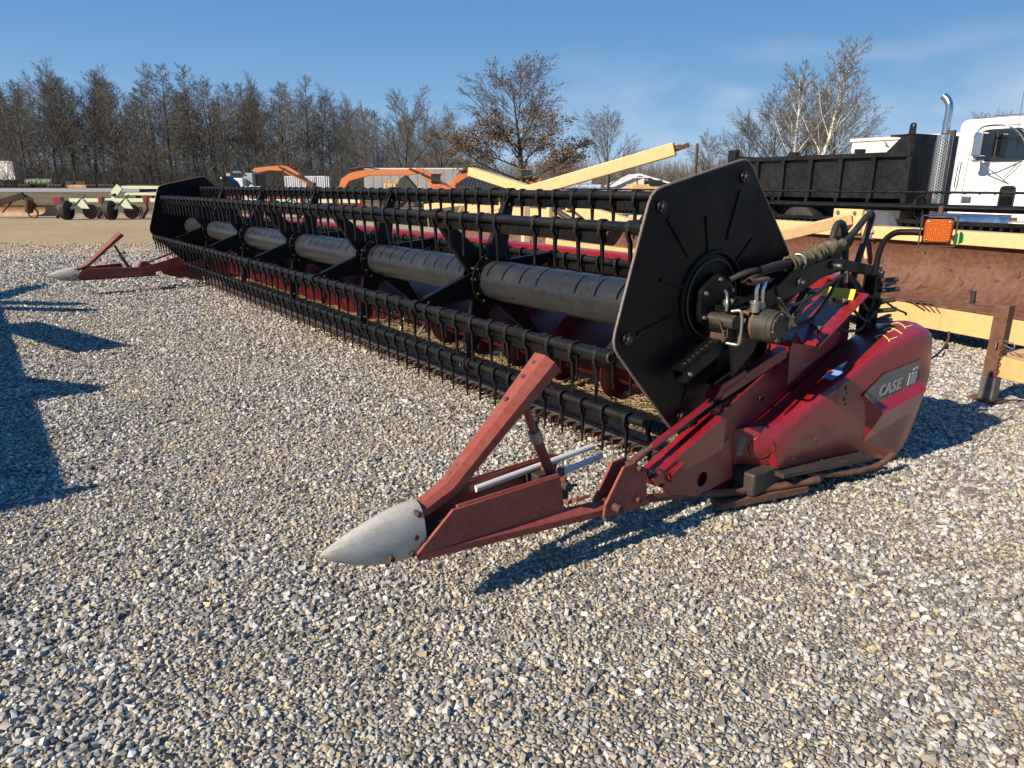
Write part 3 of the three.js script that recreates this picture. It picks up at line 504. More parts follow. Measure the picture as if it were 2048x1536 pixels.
  for (const [f, y, r] of [[-.64, .29, .010], [-.78, .30, .008], [-.50, .215, .006], [-.70, .17, .006], [-1.0, .33, .005]]) mesh('hole', new THREE.SphereGeometry(r, 10, 6).scale(.5, 1.5, .8).translate(...so(f, y).add(V(-.002, 0, 0)).toArray()), M.iron, E);
  mesh('latch_slot', [0, 1, 2, 3].map(i => new THREE.SphereGeometry(.012 - (i % 2) * .004, 8, 6).scale(.5, 1, .8).translate(...so(-.80 - (i % 2) * .012, .535 - i * .028).add(V(-.004, 0, 0)).toArray())), M.iron, E);
  const shell = E.children[0]; hdr.updateMatrixWorld(true); const rc = new THREE.Raycaster(); const onTop = (a, f) => { const o = hdr.localToWorld(V(a, f, 1.3)); rc.set(o, V3(0, -1, 0)); const h = rc.intersectObject(shell)[0]; return h ? hdr.worldToLocal(h.point) : V(a, f, .8); };
  const num = (pts, o) => pipe(pts.map(([x, u]) => onTop(-.55 + u * .10, -1.17 - (x + o) * .26).add(V3(0, .003, 0))), .0024, 28, 5);
  const two = [[0, .7], [.06, .95], [.17, .8], [.1, .4], [-.02, .1], [.05, .2], [.22, .05]], nine = [[.2, .8], [.08, .95], [0, .7], [.1, .55], [.2, .8], [.14, .4], [.06, .0]];
  for (const [p, o] of [[two, .0], [nine, .32], [two, .62]]) mesh('painted_digit', num(p, o), M.paintMarker, E);
  const tg = (poly, m) => { const P = [], I = []; poly.forEach(([a, f]) => { const v = onTop(a, f); P.push(v.x, v.y + .006, v.z); }); for (let k = 1; k < poly.length - 1; k++) I.push(0, k, k + 1); const g = new THREE.BufferGeometry(); g.setAttribute('position', new THREE.Float32BufferAttribute(P, 3)); g.setIndex(I); g.computeVertexNormals(); mesh('torn_tag', g, m, E); };
  tg([[-.40, -.80], [-.455, -.79], [-.47, -.85], [-.45, -.90], [-.415, -.89]], M.blueTag); tg([[-.42, -.895], [-.45, -.90], [-.445, -.945], [-.43, -.93]], M.paper);
  // trailing cord at the rear
  mesh('rear_hook', [pipe([V(-.60, -1.52, .58), V(-.62, -1.60, .62), V(-.62, -1.68, .68), V(-.61, -1.70, .72)], .006, 16, 6), pipe([V(-.61, -1.58, .60), V(-.625, -1.62, .59), V(-.62, -1.66, .61)], .004, 10, 5), new THREE.SphereGeometry(.016, 8, 6).translate(...V(-.62, -1.67, .64).toArray())], M.rustDark, E);
}
// --- skid and knife drive under the cover
mesh('skid_runner', [pipe([V(-.30, .36, .19), V(-.31, .05, .13), V(-.36, -.2, .085), V(-.44, -.45, .075), V(-.52, -.66, .085)], .02, 24, 8), beam(V(-.33, -.1, .045), V(-.47, -.6, .045), .09, .03), pipe([V(-.47, -.62, .10), V(-.54, -.86, .07), V(-.60, -1.1, .07), V(-.62, -1.22, .11)], .016, 16, 8)], M.rust, hdr);
mesh('drive_box', [new RoundedBoxGeometry(.13, .12, .26, 1, .015).translate(-.36, .12, .38), rod(V(-.38, -.3, .17), V(-.38, -.3, .06), .035, 12), rod(V(-.36, -.45, .18), V(-.36, -.45, .05), .05, 14)], M.iron, hdr);
mesh('under_tray', beam(V(-.4, -.42, .15), V(-.5, -1.1, .11), .16, .02), M.iron, hdr);

// ------------------------------------------------------------------ reel arm, drive motor, hoses (near end)
{
  const R = new THREE.Group(); R.name = 'reel_arm'; hdr.add(R);
  const pl = [[-.273, 1.066], [-.383, 1.126], [-.725, 1.176], [-1.259, 1.09], [-1.257, 1.036], [-.838, 1.10], [-.657, 1.078], [-.489, 1.023], [-.316, 1.003]];
  mesh('arm_plate', plate(pl, -.43, .05, .004), M.black, R);
  mesh('arm_tube', beam(V(-.385, .08, .885), V(-.385, -.36, 1.06), .07, .085, V(0, 1, 0), .006), M.black, R);
  mesh('rear_post', beam(V(-.40, -1.24, 1.05), V(-.40, -1.22, .55), .07, .09, V(0, 0, 1), .006), M.black, R);
  // slide tube with row of adjusting holes: four walls, open front
  const s0 = V(-.385, .315, .74), s1 = V(-.385, .0, .872), d = s1.clone().sub(s0).normalize(), x = V3(1, 0, 0), y = d.clone().cross(x).normalize(); const up = y.y > 0 ? y : y.clone().negate();
  for (const [ax, off] of [[x, 1], [x, -1], [up, 1], [up, -1]]) { const o = ax.clone().multiplyScalar(off * .029); mesh('slide_tube_wall', beam(s0.clone().add(o), s1.clone().add(o), ax === x ? .006 : .064, ax === x ? .064 : .006, up), M.black, R); }
  for (let k = 0; k < 9; k++) mesh('adjusting_hole', new THREE.CylinderGeometry(.0075, .0075, .004, 10).applyMatrix4(basis(x, up, x.clone().cross(up), s0.clone().addScaledVector(d, .05 + k * .03).addScaledVector(up, .0315))), M.rubber, R);
  mesh('slide_bolt', rod(s0.clone().addScaledVector(d, .03).add(V(-.03, 0, 0)), s0.clone().addScaledVector(d, .03).add(V(-.045, 0, 0)), .009, 6), M.steel, R);
  mesh('gusset_plate', plate([[.06, .86], [-.16, .865], [-.12, .79], [.02, .70]], -.445, .01, .002), M.black, R);
  for (const [f, yy] of [[-.03, .83], [.005, .75]]) mesh('gusset_hole', new THREE.CylinderGeometry(.007, .007, .004, 8).rotateZ(Math.PI / 2).translate(-.4465, yy, -f), M.rubber, R);
  mesh('guard_wire', pipe([V(-.43, .13, .965), V(-.43, .07, .875), V(-.435, .075, .94)], .004, 12, 5), M.steel, R);
  mesh('bearing_block', [new RoundedBoxGeometry(.12, .1, .16, 1, .012).translate(-.37, .955, .02), beam(V(-.38, .06, 1.0), V(-.38, -.08, 1.03), .08, .02, V(0, 1, 0), .003)], M.black, R);
  for (const f of [-.02, .03]) mesh('block_bolt', rod(V(-.385, f, 1.01), V(-.385, f, 1.035), .012, 6), M.steel, R);
  for (const [f, yy] of [[-.46, 1.075], [-.735, 1.135], [-1.22, 1.065]]) mesh('arm_bolt', [rod(V(-.43, f, yy), V(-.443, f, yy), .02, 14), rod(V(-.44, f, yy), V(-.46, f, yy), .011, 6)], M.iron, R);
  mesh('cylinder_pin', rod(V(-.43, -.735, 1.135), V(-.475, -.735, 1.135), .01, 8), M.steel, R);
  mesh('stay_strap', beam(V(-.462, -.236, 1.028), V(-.462, -.40, .88), .007, .030, V(1, 0, 0), .002), paint([.15, .135, .09], { dustAmt: .3, rough: .6, k: 93 }), R);
  mesh('lift_strut', [beam(V(-.43, -.40, .87), V(-.42, -.56, 1.03), .04, .035), rod(V(-.44, -.38, .87), V(-.40, -.66, .87), .016, 10)], M.iron, R);
  // hydraulic motor
  const mt = new THREE.Group(); mt.name = 'hydraulic_motor'; hdr.add(mt); const mf = -.056, my = .935;
  mesh('motor_body', [[.066, -.455, -.50], [.071, -.50, -.575], [.068, -.575, -.598]].map(([r, a0, a1]) => rod(V(a0, mf, my), V(a1, mf, my), r, 32)), M.iron, mt);
  mesh('rust_ring', rod(V(-.497, mf, my), V(-.507, mf, my), .0722, 32), M.rust, mt);
  mesh('motor_cover', rod(V(-.598, mf, my), V(-.606, mf, my), .058, 28), M.iron, mt);
  for (let k = 0; k < 7; k++) { const t = k * .8976; mesh('cover_bolt', rod(V(-.598, mf + .055 * Math.sin(t), my + .055 * Math.cos(t)), V(-.613, mf + .055 * Math.sin(t), my + .055 * Math.cos(t)), .0095, 6), M.iron, mt); }
  mesh('mount_flange', plate(roundPoly([[mf + .085, my + .03], [mf - .06, my + .08], [mf - .085, my - .03], [mf + .06, my - .08]], .03), -.46, .022, .003), M.rust, mt);
  mesh('coupling', [rod(V(-.41, .0, .935), V(-.345, .0, .935), .05, 20), rod(V(-.405, .03, .93), V(-.39, .03, .93), .062, 24), new RoundedBoxGeometry(.08, .06, .08, 1, .012).translate(-.39, .885, -.045)], M.rustDark, mt);
  mesh('u_bracket', pipe([V(-.44, .06, .995), V(-.475, .05, 1.0), V(-.48, .045, .98), V(-.48, .045, .87), V(-.475, .045, .855), V(-.42, .06, .855)], .008, 30, 6), M.steel, mt);
  mesh('flange_bolt', [rod(V(-.46, .0, .985), V(-.49, .0, .985), .013, 6), rod(V(-.46, .0, .90), V(-.49, .0, .90), .013, 6)], M.rust, mt);
  mesh('port_fitting', [rod(V(-.51, .0, .995), V(-.51, .0, 1.035), .02, 6), rod(V(-.51, -.045, .995), V(-.51, -.045, 1.03), .017, 6), rod(V(-.51, .0, 1.03), V(-.51, .0, 1.042), .0235, 6)], M.steel, mt);
  mesh('steel_line', pipe([V(-.51, .0, 1.035), V(-.51, .003, 1.085), V(-.508, -.004, 1.112), V(-.49, -.03, 1.12), V(-.44, -.08, 1.12)], .0105, 24, 8), M.chrome, mt);
  mesh('steel_line', pipe([V(-.51, -.045, 1.03), V(-.51, -.042, 1.085), V(-.508, -.055, 1.112), V(-.49, -.08, 1.12), V(-.44, -.13, 1.12)], .0105, 24, 8), M.chrome, mt);
  mesh('line_sleeve', pipe([V(-.505, .055, 1.128), V(-.505, .0, 1.122), V(-.50, -.05, 1.124), V(-.495, -.095, 1.122)], .014, 16, 8), M.rust, mt);
  mesh('grease_line', pipe([V(-.42, .07, .995), V(-.42, .07, 1.03), V(-.40, .05, 1.065), V(-.37, .02, 1.07)], .007, 14, 6), M.steel, mt);
  // hoses
  const hs = new THREE.Group(); hs.name = 'hose_bundle'; hdr.add(hs); const hose = (pts, r = .0125, m = M.rubber, n = 'hose') => mesh(n, pipe(pts.map(p => V(...p)), r, 40, 8), m, hs);
  { // gathered camouflage sleeve
    const c = new THREE.CatmullRomCurve3([V(-.40, -.40, 1.155), V(-.40, -.55, 1.178), V(-.40, -.70, 1.205), V(-.40, -.86, 1.228)]); const g = new THREE.TubeGeometry(c, 60, .035, 14), p = g.attributes.position; const rn = rng(8);
    for (let i = 0; i <= 60; i++) { const q = c.getPointAt(i / 60), w = 1 + .22 * Math.sin(i * 1.25 + Math.sin(i * .4) * 2) + .12 * (rn() - .5); for (let j = 0; j <= 14; j++) { const k = i * 15 + j; const v = V3().fromBufferAttribute(p, k).sub(q).multiplyScalar(w * (1 + .08 * Math.sin(j * 2.1 + i * .7)) * (i > 50 ? .8 : 1)).add(q); p.setXYZ(k, v.x, v.y, v.z); } }
    g.computeVertexNormals(); mesh('camouflage_sleeve', g, M.camo, hs);
  }
  hose([[-.41, -.16, 1.15], [-.41, -.28, 1.165], [-.40, -.42, 1.165]], .016); hose([[-.39, -.16, 1.125], [-.39, -.3, 1.14], [-.40, -.44, 1.15]], .013);
  hose([[-.34, -.05, 1.11], [-.38, -.10, 1.14], [-.40, -.2, 1.15]], .014); hose([[-.36, -.10, 1.10], [-.40, -.14, 1.12], [-.39, -.2, 1.125]], .013);
  hose([[-.40, -.84, 1.225], [-.41, -.93, 1.275], [-.415, -1.05, 1.36], [-.41, -1.105, 1.368], [-.40, -1.10, 1.28], [-.39, -1.06, 1.12], [-.38, -1.05, .98]], .0165);
  hose([[-.39, -.76, 1.20], [-.385, -.785, 1.25], [-.385, -.82, 1.325], [-.385, -.87, 1.325], [-.385, -.91, 1.26], [-.385, -.94, 1.15], [-.385, -.94, 1.0]], .0165);
  hose([[-.395, -.80, 1.22], [-.39, -.86, 1.235]], .017);
  mesh('sleeve_ring', new THREE.TorusGeometry(.036, .006, 6, 20).rotateY(.25).translate(...V(-.40, -.475, 1.165).toArray()), M.steel, hs);
  mesh('hose_tie', pipe([V(-.385, -.9, 1.255), V(-.42, -.93, 1.24), V(-.41, -.95, 1.27)], .0022, 10, 4), M.iron, hs);
  // small lines hanging under the arm
  hose([[-.44, -.40, .865], [-.45, -.52, .87], [-.45, -.66, .95], [-.45, -.78, 1.07], [-.44, -.84, 1.09]], .009);
  hose([[-.44, -.34, .98], [-.45, -.45, .98], [-.45, -.62, 1.03], [-.45, -.80, 1.085]], .009);
  hose([[-.45, -.85, 1.085], [-.46, -.95, 1.0], [-.46, -1.06, .90], [-.45, -1.2, .86], [-.44, -1.27, .9]], .010);
  hose([[-.44, -.87, 1.085], [-.44, -.98, 1.03], [-.44, -1.08, .96], [-.44, -1.18, .94]], .010);
  hose([[-.46, -.74, .965], [-.47, -.84, .955], [-.47, -.96, .88], [-.48, -1.06, .83], [-.47, -1.15, .87]], .008);
  hose([[-.46, -.60, .845], [-.48, -.72, .835], [-.49, -.88, .80], [-.48, -1.02, .80], [-.46, -1.1, .86]], .008);
  for (const [a, f, y] of [[-.47, -.80, .96], [-.465, -.61, .845]]) mesh('hose_sleeve', rod(V(a, f, y), V(a, f - .03, y - .003), .0105, 8), M.steel, hs);
  mesh('hose_clip', beam(V(-.452, -.835, 1.10), V(-.452, -.845, 1.045), .012, .02), M.steel, hs);
  mesh('couplers', [0, 1, 2, 3, 4].map(i => rod(V(-.44, -1.24 - .02 * (i % 2), 1.02 - i * .055), V(-.5, -1.30 - .03 * (i % 2), 1.03 - i * .055), .013, 8)).concat([0, 1, 2].map(i => beam(V(-.45, -1.25, .99 - i * .09), V(-.45, -1.38, 1.0 - i * .09), .02, .014))), M.iron, hs);
  hose([[-.46, -1.25, .92], [-.5, -1.32, .87], [-.52, -1.4, .84], [-.5, -1.46, .82]], .006);
  // lamp
  const lp = new THREE.Group(); lp.name = 'warning_lamp'; hdr.add(lp);
  mesh('lamp_pipe', pipe([V(-.41, -1.18, 1.05), V(-.41, -1.185, 1.14), V(-.425, -1.19, 1.215), V(-.47, -1.19, 1.262), V(-.54, -1.19, 1.272), V(-.61, -1.19, 1.272)], .0155, 32, 10), M.black, lp);
  const ln = V(-.42, .9, .02).normalize(), lx = V3(0, 1, 0).cross(ln).normalize(), lu = ln.clone().cross(lx), lc = V(-.668, -1.20, 1.283); const LB = (o) => basis(lx, lu, ln, lc.clone().addScaledVector(ln, o));
  const amber = new THREE.MeshPhysicalMaterial({ color: new THREE.Color().setRGB(.42, .095, .006), roughness: .22, clearcoat: .6, clearcoatRoughness: .2 });
  mesh('housing', new RoundedBoxGeometry(.125, .125, .05, 2, .012).applyMatrix4(LB(-.03)), M.black, lp);
  mesh('lens', new RoundedBoxGeometry(.118, .112, .03, 3, .024).applyMatrix4(LB(.006)), amber, lp);
  const pr = []; for (let i = -6; i <= 6; i++) for (let j = -6; j <= 6; j++) { if (Math.abs(i) + Math.abs(j) > 10) continue; pr.push(new THREE.ConeGeometry(.0055, .007, 4).rotateX(Math.PI / 2).rotateZ(.785).translate(i * .0082, j * .0078, 0).applyMatrix4(LB(.0225))); } mesh('prisms', pr, amber, lp);
  for (const [i, j] of [[1, 1], [-1, 1], [1, -1], [-1, -1]]) mesh('screw', new THREE.SphereGeometry(.005, 8, 6).translate(i * .044, j * .042, 0).applyMatrix4(LB(.021)), M.chrome, lp);
  const fr = []; for (const [p, q] of [[[-.074, -.07], [.074, -.07]], [[.074, -.07], [.074, .072]], [[.074, .072], [-.074, .072]], [[-.074, .072], [-.074, -.07]]]) fr.push(beam(V3(p[0], p[1], 0), V3(q[0], q[1], 0), .006, .022, V3(0, 0, 1)).applyMatrix4(LB(.008))); mesh('lamp_frame', fr, M.rustDark, lp);
  mesh('bracket_stub', rod(V(-.66, -1.215, 1.352), V(-.66, -1.215, 1.40), .012, 8), M.rust, lp);
  mesh('green_tag', new THREE.BoxGeometry(.05, .05, .002).rotateZ(.5).translate(.092, -.035, 0).applyMatrix4(LB(-.05)), M.greenTag, lp);
}
for (const c of hdr.children) if (['reel_arm', 'hydraulic_motor', 'hose_bundle'].includes(c.name)) c.position.set(.06, -.015, .08);
// --- red rear frame pieces of the near end
mesh('end_frame_plate', beam(V(-.30, -.60, .76), V(-.30, -1.02, .97), .34, .014, V(0, 1, .3), .004), M.red, hdr);
mesh('reflector', new THREE.BoxGeometry(.17, .055, .004).rotateX(.35).translate(-.345, .968, .955), M.yellowTape, hdr);
mesh('guard_plate', plate([[-.546, .558], [-.53, .745], [-.58, .815], [-.62, .775], [-.72, .775], [-.93, .82], [-1.0, .755], [-.963, .70], [-.697, .622], [-.615, .584]], -.366, .01, .002), M.redDeep, hdr);
mesh('lift_cylinder', [beam(V(-.335, -.03, .60), V(-.335, -.52, .725), .05, .055, V(0, 1, 0), .005), plate([[.02, .585], [-.03, .65], [-.2, .69], [-.2, .655]], -.36, .06, .004)], M.redDeep, hdr);
mesh('ratchet_strip', beam(V(-.322, .015, .655), V(-.322, -.18, .715), .045, .012), M.black, hdr);
mesh('frame_tab', plate([[-.45, .70], [-.55, .735], [-.56, .70], [-.5, .66]], -.34, .02, .003), M.redOrange, hdr);
mesh('rear_stub', beam(V(-.2, -1.24, .55), V(-.2, -1.24, .98), .1, .1), M.redDeep, hdr);
mesh('side_pin', [rod(V(-.30, -.02, .44), V(-.335, -.02, .44), .014, 8), rod(V(-.30, -.42, .50), V(-.33, -.42, .50), .01, 8)], M.iron, hdr);
{ // straw and chaff left on the pan
  const r = rng(31), n = 7000, g = new THREE.BoxGeometry(1, 1, 1), im = new THREE.InstancedMesh(g, M.straw, n), m = new THREE.Matrix4(), q = new THREE.Quaternion(), e = new THREE.Euler(), c = new THREE.Color(); const base = new THREE.Matrix4().makeRotationY(HTURN).setPosition(...HO);
  for (let i = 0; i < n; i++) { const a = Math.pow(r(), 1.6) * 9.1 - .15, f = -.3 - .72 * Math.sqrt(r()) * (.5 + .5 * r()), l = .03 + .11 * r(); const y = .108 + (f < -.8 ? (-.8 - f) * .2 : 0) + r() * r() * .035 + (a < 1.6 ? .015 * r() : 0); e.set((r() - .5) * .5, r() * 6.28, (r() - .5) * .5); q.setFromEuler(e); m.compose(V(a, f, y), q, V3(l, .0022 + .002 * r(), .0025 + .002 * r())).premultiply(base); im.setMatrixAt(i, m); const k = .45 + r() * .9; im.setColorAt(i, c.setRGB(k, k * (.95 + .1 * r()), k)); }
  im.name = 'straw_litter'; im.castShadow = im.receiveShadow = true; im.userData = { kind: 'stuff', label: 'dry straw and chaff left on the header floor' }; scene.add(im);
}
console.log('header end');
// ------------------------------------------------------------------ dump truck (local x = rearward, z < 0 = toward the header)
function wheel(parent, x, y, z, r, w, axis = 'z', rm = M.whiteOld) {
  const g = new THREE.Group(); g.name = 'wheel'; parent.add(g); const rot = q => axis === 'z' ? q.rotateX(Math.PI / 2) : q.rotateZ(Math.PI / 2);
  const pr = [[r * .55, -w / 2], [r * .86, -w / 2], [r * .97, -w * .4], [r, -w * .3], [r, w * .3], [r * .97, w * .4], [r * .86, w / 2], [r * .55, w / 2]].map(p => new THREE.Vector2(...p));
  mesh('tyre', rot(new THREE.LatheGeometry(pr, 28)).translate(x, y, z), M.rubber, g);
  mesh('rim', rot(new THREE.LatheGeometry([[.02, .0], [r * .25, .02], [r * .3, -w * .2], [r * .5, -w * .15], [r * .56, -w * .42], [r * .56, w * .42]].map(p => new THREE.Vector2(...p)), 20)).translate(x, y, z), rm, g);
  return g;
}
{
  const T = thing('dump_truck', 'white cab dump truck with black ribbed bed and chrome exhaust stack', 'dump truck', [8.266, 0, -15.2], 120 * Math.PI / 180);
  const B = (x0, x1, y0, y1, z0, z1, r = 0) => (r ? new RoundedBoxGeometry(Math.abs(x1 - x0), y1 - y0, Math.abs(z1 - z0), 2, r) : new THREE.BoxGeometry(Math.abs(x1 - x0), y1 - y0, Math.abs(z1 - z0))).translate((x0 + x1) / 2, (y0 + y1) / 2, (z0 + z1) / 2);
  const bed = new THREE.Group(); bed.name = 'dump_bed'; T.add(bed);
  for (const z of [.07, 2.33]) mesh('side_wall', B(0, 4.75, 1.1, 2.1, z, z + .03), M.bedBlack, bed);
  mesh('front_wall', B(-.03, .0, 1.1, 2.5, .04, 2.4), M.bedBlack, bed);
  mesh('floor', B(0, 4.75, 1.06, 1.12, .1, 2.3), M.bedBlack, bed);
  mesh('tailgate', B(4.75, 4.82, 1.1, 2.2, .06, 2.36), M.bedBlack, bed);
  mesh('top_rail', B(-.02, 4.8, 2.05, 2.155, -.035, .1, .012), M.bedBlack, bed); mesh('top_rail', B(-.02, 4.8, 2.05, 2.155, 2.33, 2.46, .012), M.bedBlack, bed);
  mesh('bottom_rail', extr([[0, 1.06], [4.78, 1.06], [4.78, 1.11], [0, 1.11]], .12).translate(0, 0, -.03), M.bedBlack, bed);
  for (let k = 0; k <= 6; k++) { const x = k * .795; mesh('rib', B(x - .055, x + .055, 1.11, 2.05, -.03, .075, .01), M.bedBlack, bed); if (k < 6) mesh('sloped_foot', extr([[0, 1.11], [.03, 1.2], [.07, 1.2], [.07, 1.11]], .68).rotateY(-Math.PI / 2).scale(1, 1, -1).translate(x + .74, 0, .0).translate(0, 0, .08 - .08), M.bedBlack, bed); }
  mesh('rear_post', B(4.7, 4.95, 1.05, 2.36, -.06, .12, .02), M.bedBlack, bed); mesh('rear_post', B(4.7, 4.95, 1.05, 2.36, 2.3, 2.48, .02), M.bedBlack, bed);
  mesh('front_upper', extr([[0, 2.15], [.55, 2.15], [.2, 2.5], [0, 2.52]], .04).translate(0, 0, .02), M.bedBlack, bed);
  mesh('headboard', B(-.02, .5, 2.46, 2.5, .02, 2.4), M.bedBlack, bed);
  mesh('hoist_lug', extr(roundPoly([[.02, 2.48], [.16, 2.48], [.14, 2.72], [.03, 2.72]], .05), .05, .005, [circle(.028, 12, .085, 2.67)]).translate(0, 0, .08), M.bedBlack, bed);
  mesh('side_marker', B(.12, .30, 1.10, 1.15, -.05, -.035, .004), M.steel, bed);
  mesh('bed_hinge', B(4.2, 4.4, .95, 1.06, .3, .5), M.iron, bed);
  mesh('inner_hoist', B(1.9, 2.06, 1.3, 2.30, 1.1, 1.3), M.bedBlack, bed);
  // chassis
  for (const z of [.75, 1.6]) mesh('frame_rail', B(-4.3, 4.9, .72, .97, z, z + .09), M.iron, T);
  for (const x of [2.6, 3.95]) for (const z of [.22, 2.2]) wheel(T, x, .51, z, .51, .5);
  for (const z of [.25, 2.2]) wheel(T, -3.35, .51, z, .51, .3);
  mesh('fuel_tank', rod(V3(-.6, .72, .28), V3(-2.1, .72, .28), .3, 24), M.chrome, T);
  mesh('battery_box', B(.1, .9, .5, .95, .1, .6, .02), M.iron, T);
  mesh('under_bed_box', B(.2, 4.4, .72, 1.05, .55, 1.9), M.iron, T);
  // cab
  const cab = new THREE.Group(); cab.name = 'cab'; T.add(cab);
  const prof = roundPoly([[-.86, .8], [-.86, 2.70], [-2.55, 2.70], [-2.95, 1.78], [-2.95, .8]], .16, 5);
  mesh('cab_shell', toCreasedNormals(extr(prof, 2.16, .05).translate(0, 0, .08), .6), M.white, cab);
  const doorP = roundPoly([[-1.13, .98], [-1.16, 2.40], [-1.30, 2.55], [-2.10, 2.55], [-2.42, 1.86], [-2.45, .98]], .1, 5); const ln = [...doorP, doorP[0]];
  mesh('door', extr(doorP, .02, .004).translate(0, 0, .062), M.white, cab);
  mesh('door_seal', new THREE.TubeGeometry(new THREE.CatmullRomCurve3(ln.map(p => V3(p[0], p[1], .066))), 140, .008, 5), M.rubber, cab);
  mesh('door_window', extr(roundPoly([[-1.262, 1.94], [-1.27, 2.40], [-1.40, 2.47], [-2.02, 2.47], [-2.18, 1.94]], .08, 5), .012, .002).translate(0, 0, .052), M.glassDark, cab);
  mesh('window_seal', new THREE.TubeGeometry(new THREE.CatmullRomCurve3([...roundPoly([[-1.25, 1.93], [-1.26, 2.41], [-1.39, 2.485], [-2.03, 2.485], [-2.195, 1.93]], .08, 5)].map(p => V3(p[0], p[1], .056)), true), 120, .011, 6), M.rubber, cab);
  mesh('vent_divider', B(-1.62, -1.60, 1.95, 2.47, .046, .052), M.iron, cab);
  mesh('door_crease', B(-1.15, -2.4, 1.86, 1.872, .055, .063), M.whiteOld, cab);
  const wl = roundPoly([[-1.83, 1.03], [-1.83, 1.46], [-2.08, 1.46], [-2.08, 1.03]], .07, 4);
  mesh('peep_window', extr(wl, .012, .002).translate(0, 0, .05), M.glassDark, cab); mesh('peep_seal', new THREE.TubeGeometry(new THREE.CatmullRomCurve3(wl.map(p => V3(p[0], p[1], .054)), true), 60, .014, 6), M.rubber, cab);
  mesh('door_handle', [B(-1.15, -1.33, 1.14, 1.27, .046, .062, .01), B(-1.2, -1.28, 1.155, 1.255, .028, .046, .006)], M.chrome, cab);
  mesh('grab_handle', pipe([V3(-1.0, 1.42, .07), V3(-1.0, 1.44, .0), V3(-1.01, 1.5, -.02), V3(-1.02, 1.85, -.02), V3(-1.02, 1.9, .0), V3(-1.02, 1.92, .07)], .013, 30, 8), M.chrome, cab);
  mesh('side_lamp', B(-2.02, -2.2, .855, .90, .05, .075, .006), M.rust, cab);
  { const b = mesh('maker_badge', B(-1.33, -1.57, .895, .925, .064, .07, .006), M.steel, cab); }
  mesh('step_panel', B(-.88, -2.6, .55, .8, .12, .7, .03), M.whiteOld, cab);
  mesh('beacon', new THREE.SphereGeometry(.1, 14, 8).scale(1.4, .5, 1).translate(-1.75, 2.72, .5), M.orange, cab); mesh('roof_rail', rod(V3(-1.3, 2.745, .4), V3(-2.4, 2.745, .4), .018, 8), M.chrome, cab);
  mesh('antenna', rod(V3(-1.95, 2.1, .0), V3(-1.95, 3.35, -.02), .005, 5), M.iron, cab);
  mesh('hood', new RoundedBoxGeometry(1.75, .95, 1.5, 3, .15).translate(-3.75, 1.35, 1.15), M.white, cab);
  mesh('windshield', extr([[-2.60, 2.55], [-2.90, 1.85], [-2.93, 1.86], [-2.63, 2.56]], 1.9).translate(0, 0, .2), M.glassDark, cab);
  mesh('seat', new RoundedBoxGeometry(.16, .7, .5, 2, .06).translate(-1.25, 1.85, .5), M.grey, cab);
  const mir = new THREE.Group(); mir.name = 'wing_mirror'; T.add(mir); const mz = -.30;
  mesh('mirror_head', B(-1.42, -1.58, 2.0, 2.42, mz - .11, mz + .11, .02), M.chrome, mir);
  mesh('convex_mirror', new THREE.SphereGeometry(.11, 16, 10, 0, 6.28, 0, 1.3).scale(1, .6, 1).rotateX(Math.PI).translate(-1.5, 1.95, mz), M.chrome, mir);
  mesh('mirror_frame', pipe([V3(-2.2, 2.0, .06), V3(-2.1, 2.35, mz * .6), V3(-1.95, 2.5, mz), V3(-1.6, 2.54, mz), V3(-1.46, 2.50, mz), V3(-1.42, 2.35, mz - .02), V3(-1.42, 2.1, mz - .02), V3(-1.46, 1.93, mz), V3(-1.62, 1.90, mz), V3(-2.1, 1.90, .06)], .013, 60, 8), M.chrome, mir);
  mesh('mirror_brace', [rod(V3(-1.55, 1.9, mz), V3(-1.95, 1.5, .06), .011, 8), rod(V3(-2.1, 1.9, -.02), V3(-1.86, 1.62, .0), .010, 8)], M.chrome, mir);
  // exhaust with perforated guard
  const perf = colTex(256, (u, v) => { const x = u * 16, y = v * 28 + (Math.floor(u * 16) % 2) * .5; const d = Math.hypot((x % 1) - .5, ((y % 1) - .5) * 1.1); return d < .3 ? [.02, .02, .02] : [.56, .56, .56]; });
  const pm = new THREE.MeshStandardMaterial({ map: perf, metalness: .9, roughness: .3, side: THREE.DoubleSide });
  const ex = new THREE.Group(); ex.name = 'exhaust_stack'; T.add(ex); const exx = -.54, exz = .2;
  const gg = new THREE.CylinderGeometry(.158, .158, 1.14, 40, 1, true).translate(exx, 1.79, exz); gg.attributes.uv && (() => { for (let i = 0; i < gg.attributes.uv.count; i++) gg.attributes.uv.setXY(i, gg.attributes.uv.getX(i) * 1.5, gg.attributes.uv.getY(i) * .75); })();
  mesh('perforated_guard', gg, pm, ex, false);
  for (const y of [1.17, 2.40]) mesh('guard_band', new THREE.CylinderGeometry(.16, .16, .10, 40).translate(exx, y, exz), M.chrome, ex);
  mesh('tail_pipe', pipe([V3(exx, 2.42, exz), V3(exx, 2.7, exz), V3(exx - .005, 2.92, exz), V3(exx + .02, 3.04, exz), V3(exx + .08, 3.13, exz), V3(exx + .15, 3.19, exz)], .068, 40, 20), M.chrome, ex);
  mesh('pipe_clamp', [rod(V3(exx, 2.45, exz), V3(exx, 2.48, exz), .08, 20), B(exx - .2, exx - .06, 2.42, 2.53, exz - .03, exz + .03)], M.iron, ex);
  mesh('lower_pipe', rod(V3(exx, .75, exz), V3(exx, 1.15, exz), .06, 14), M.rustDark, ex);
}
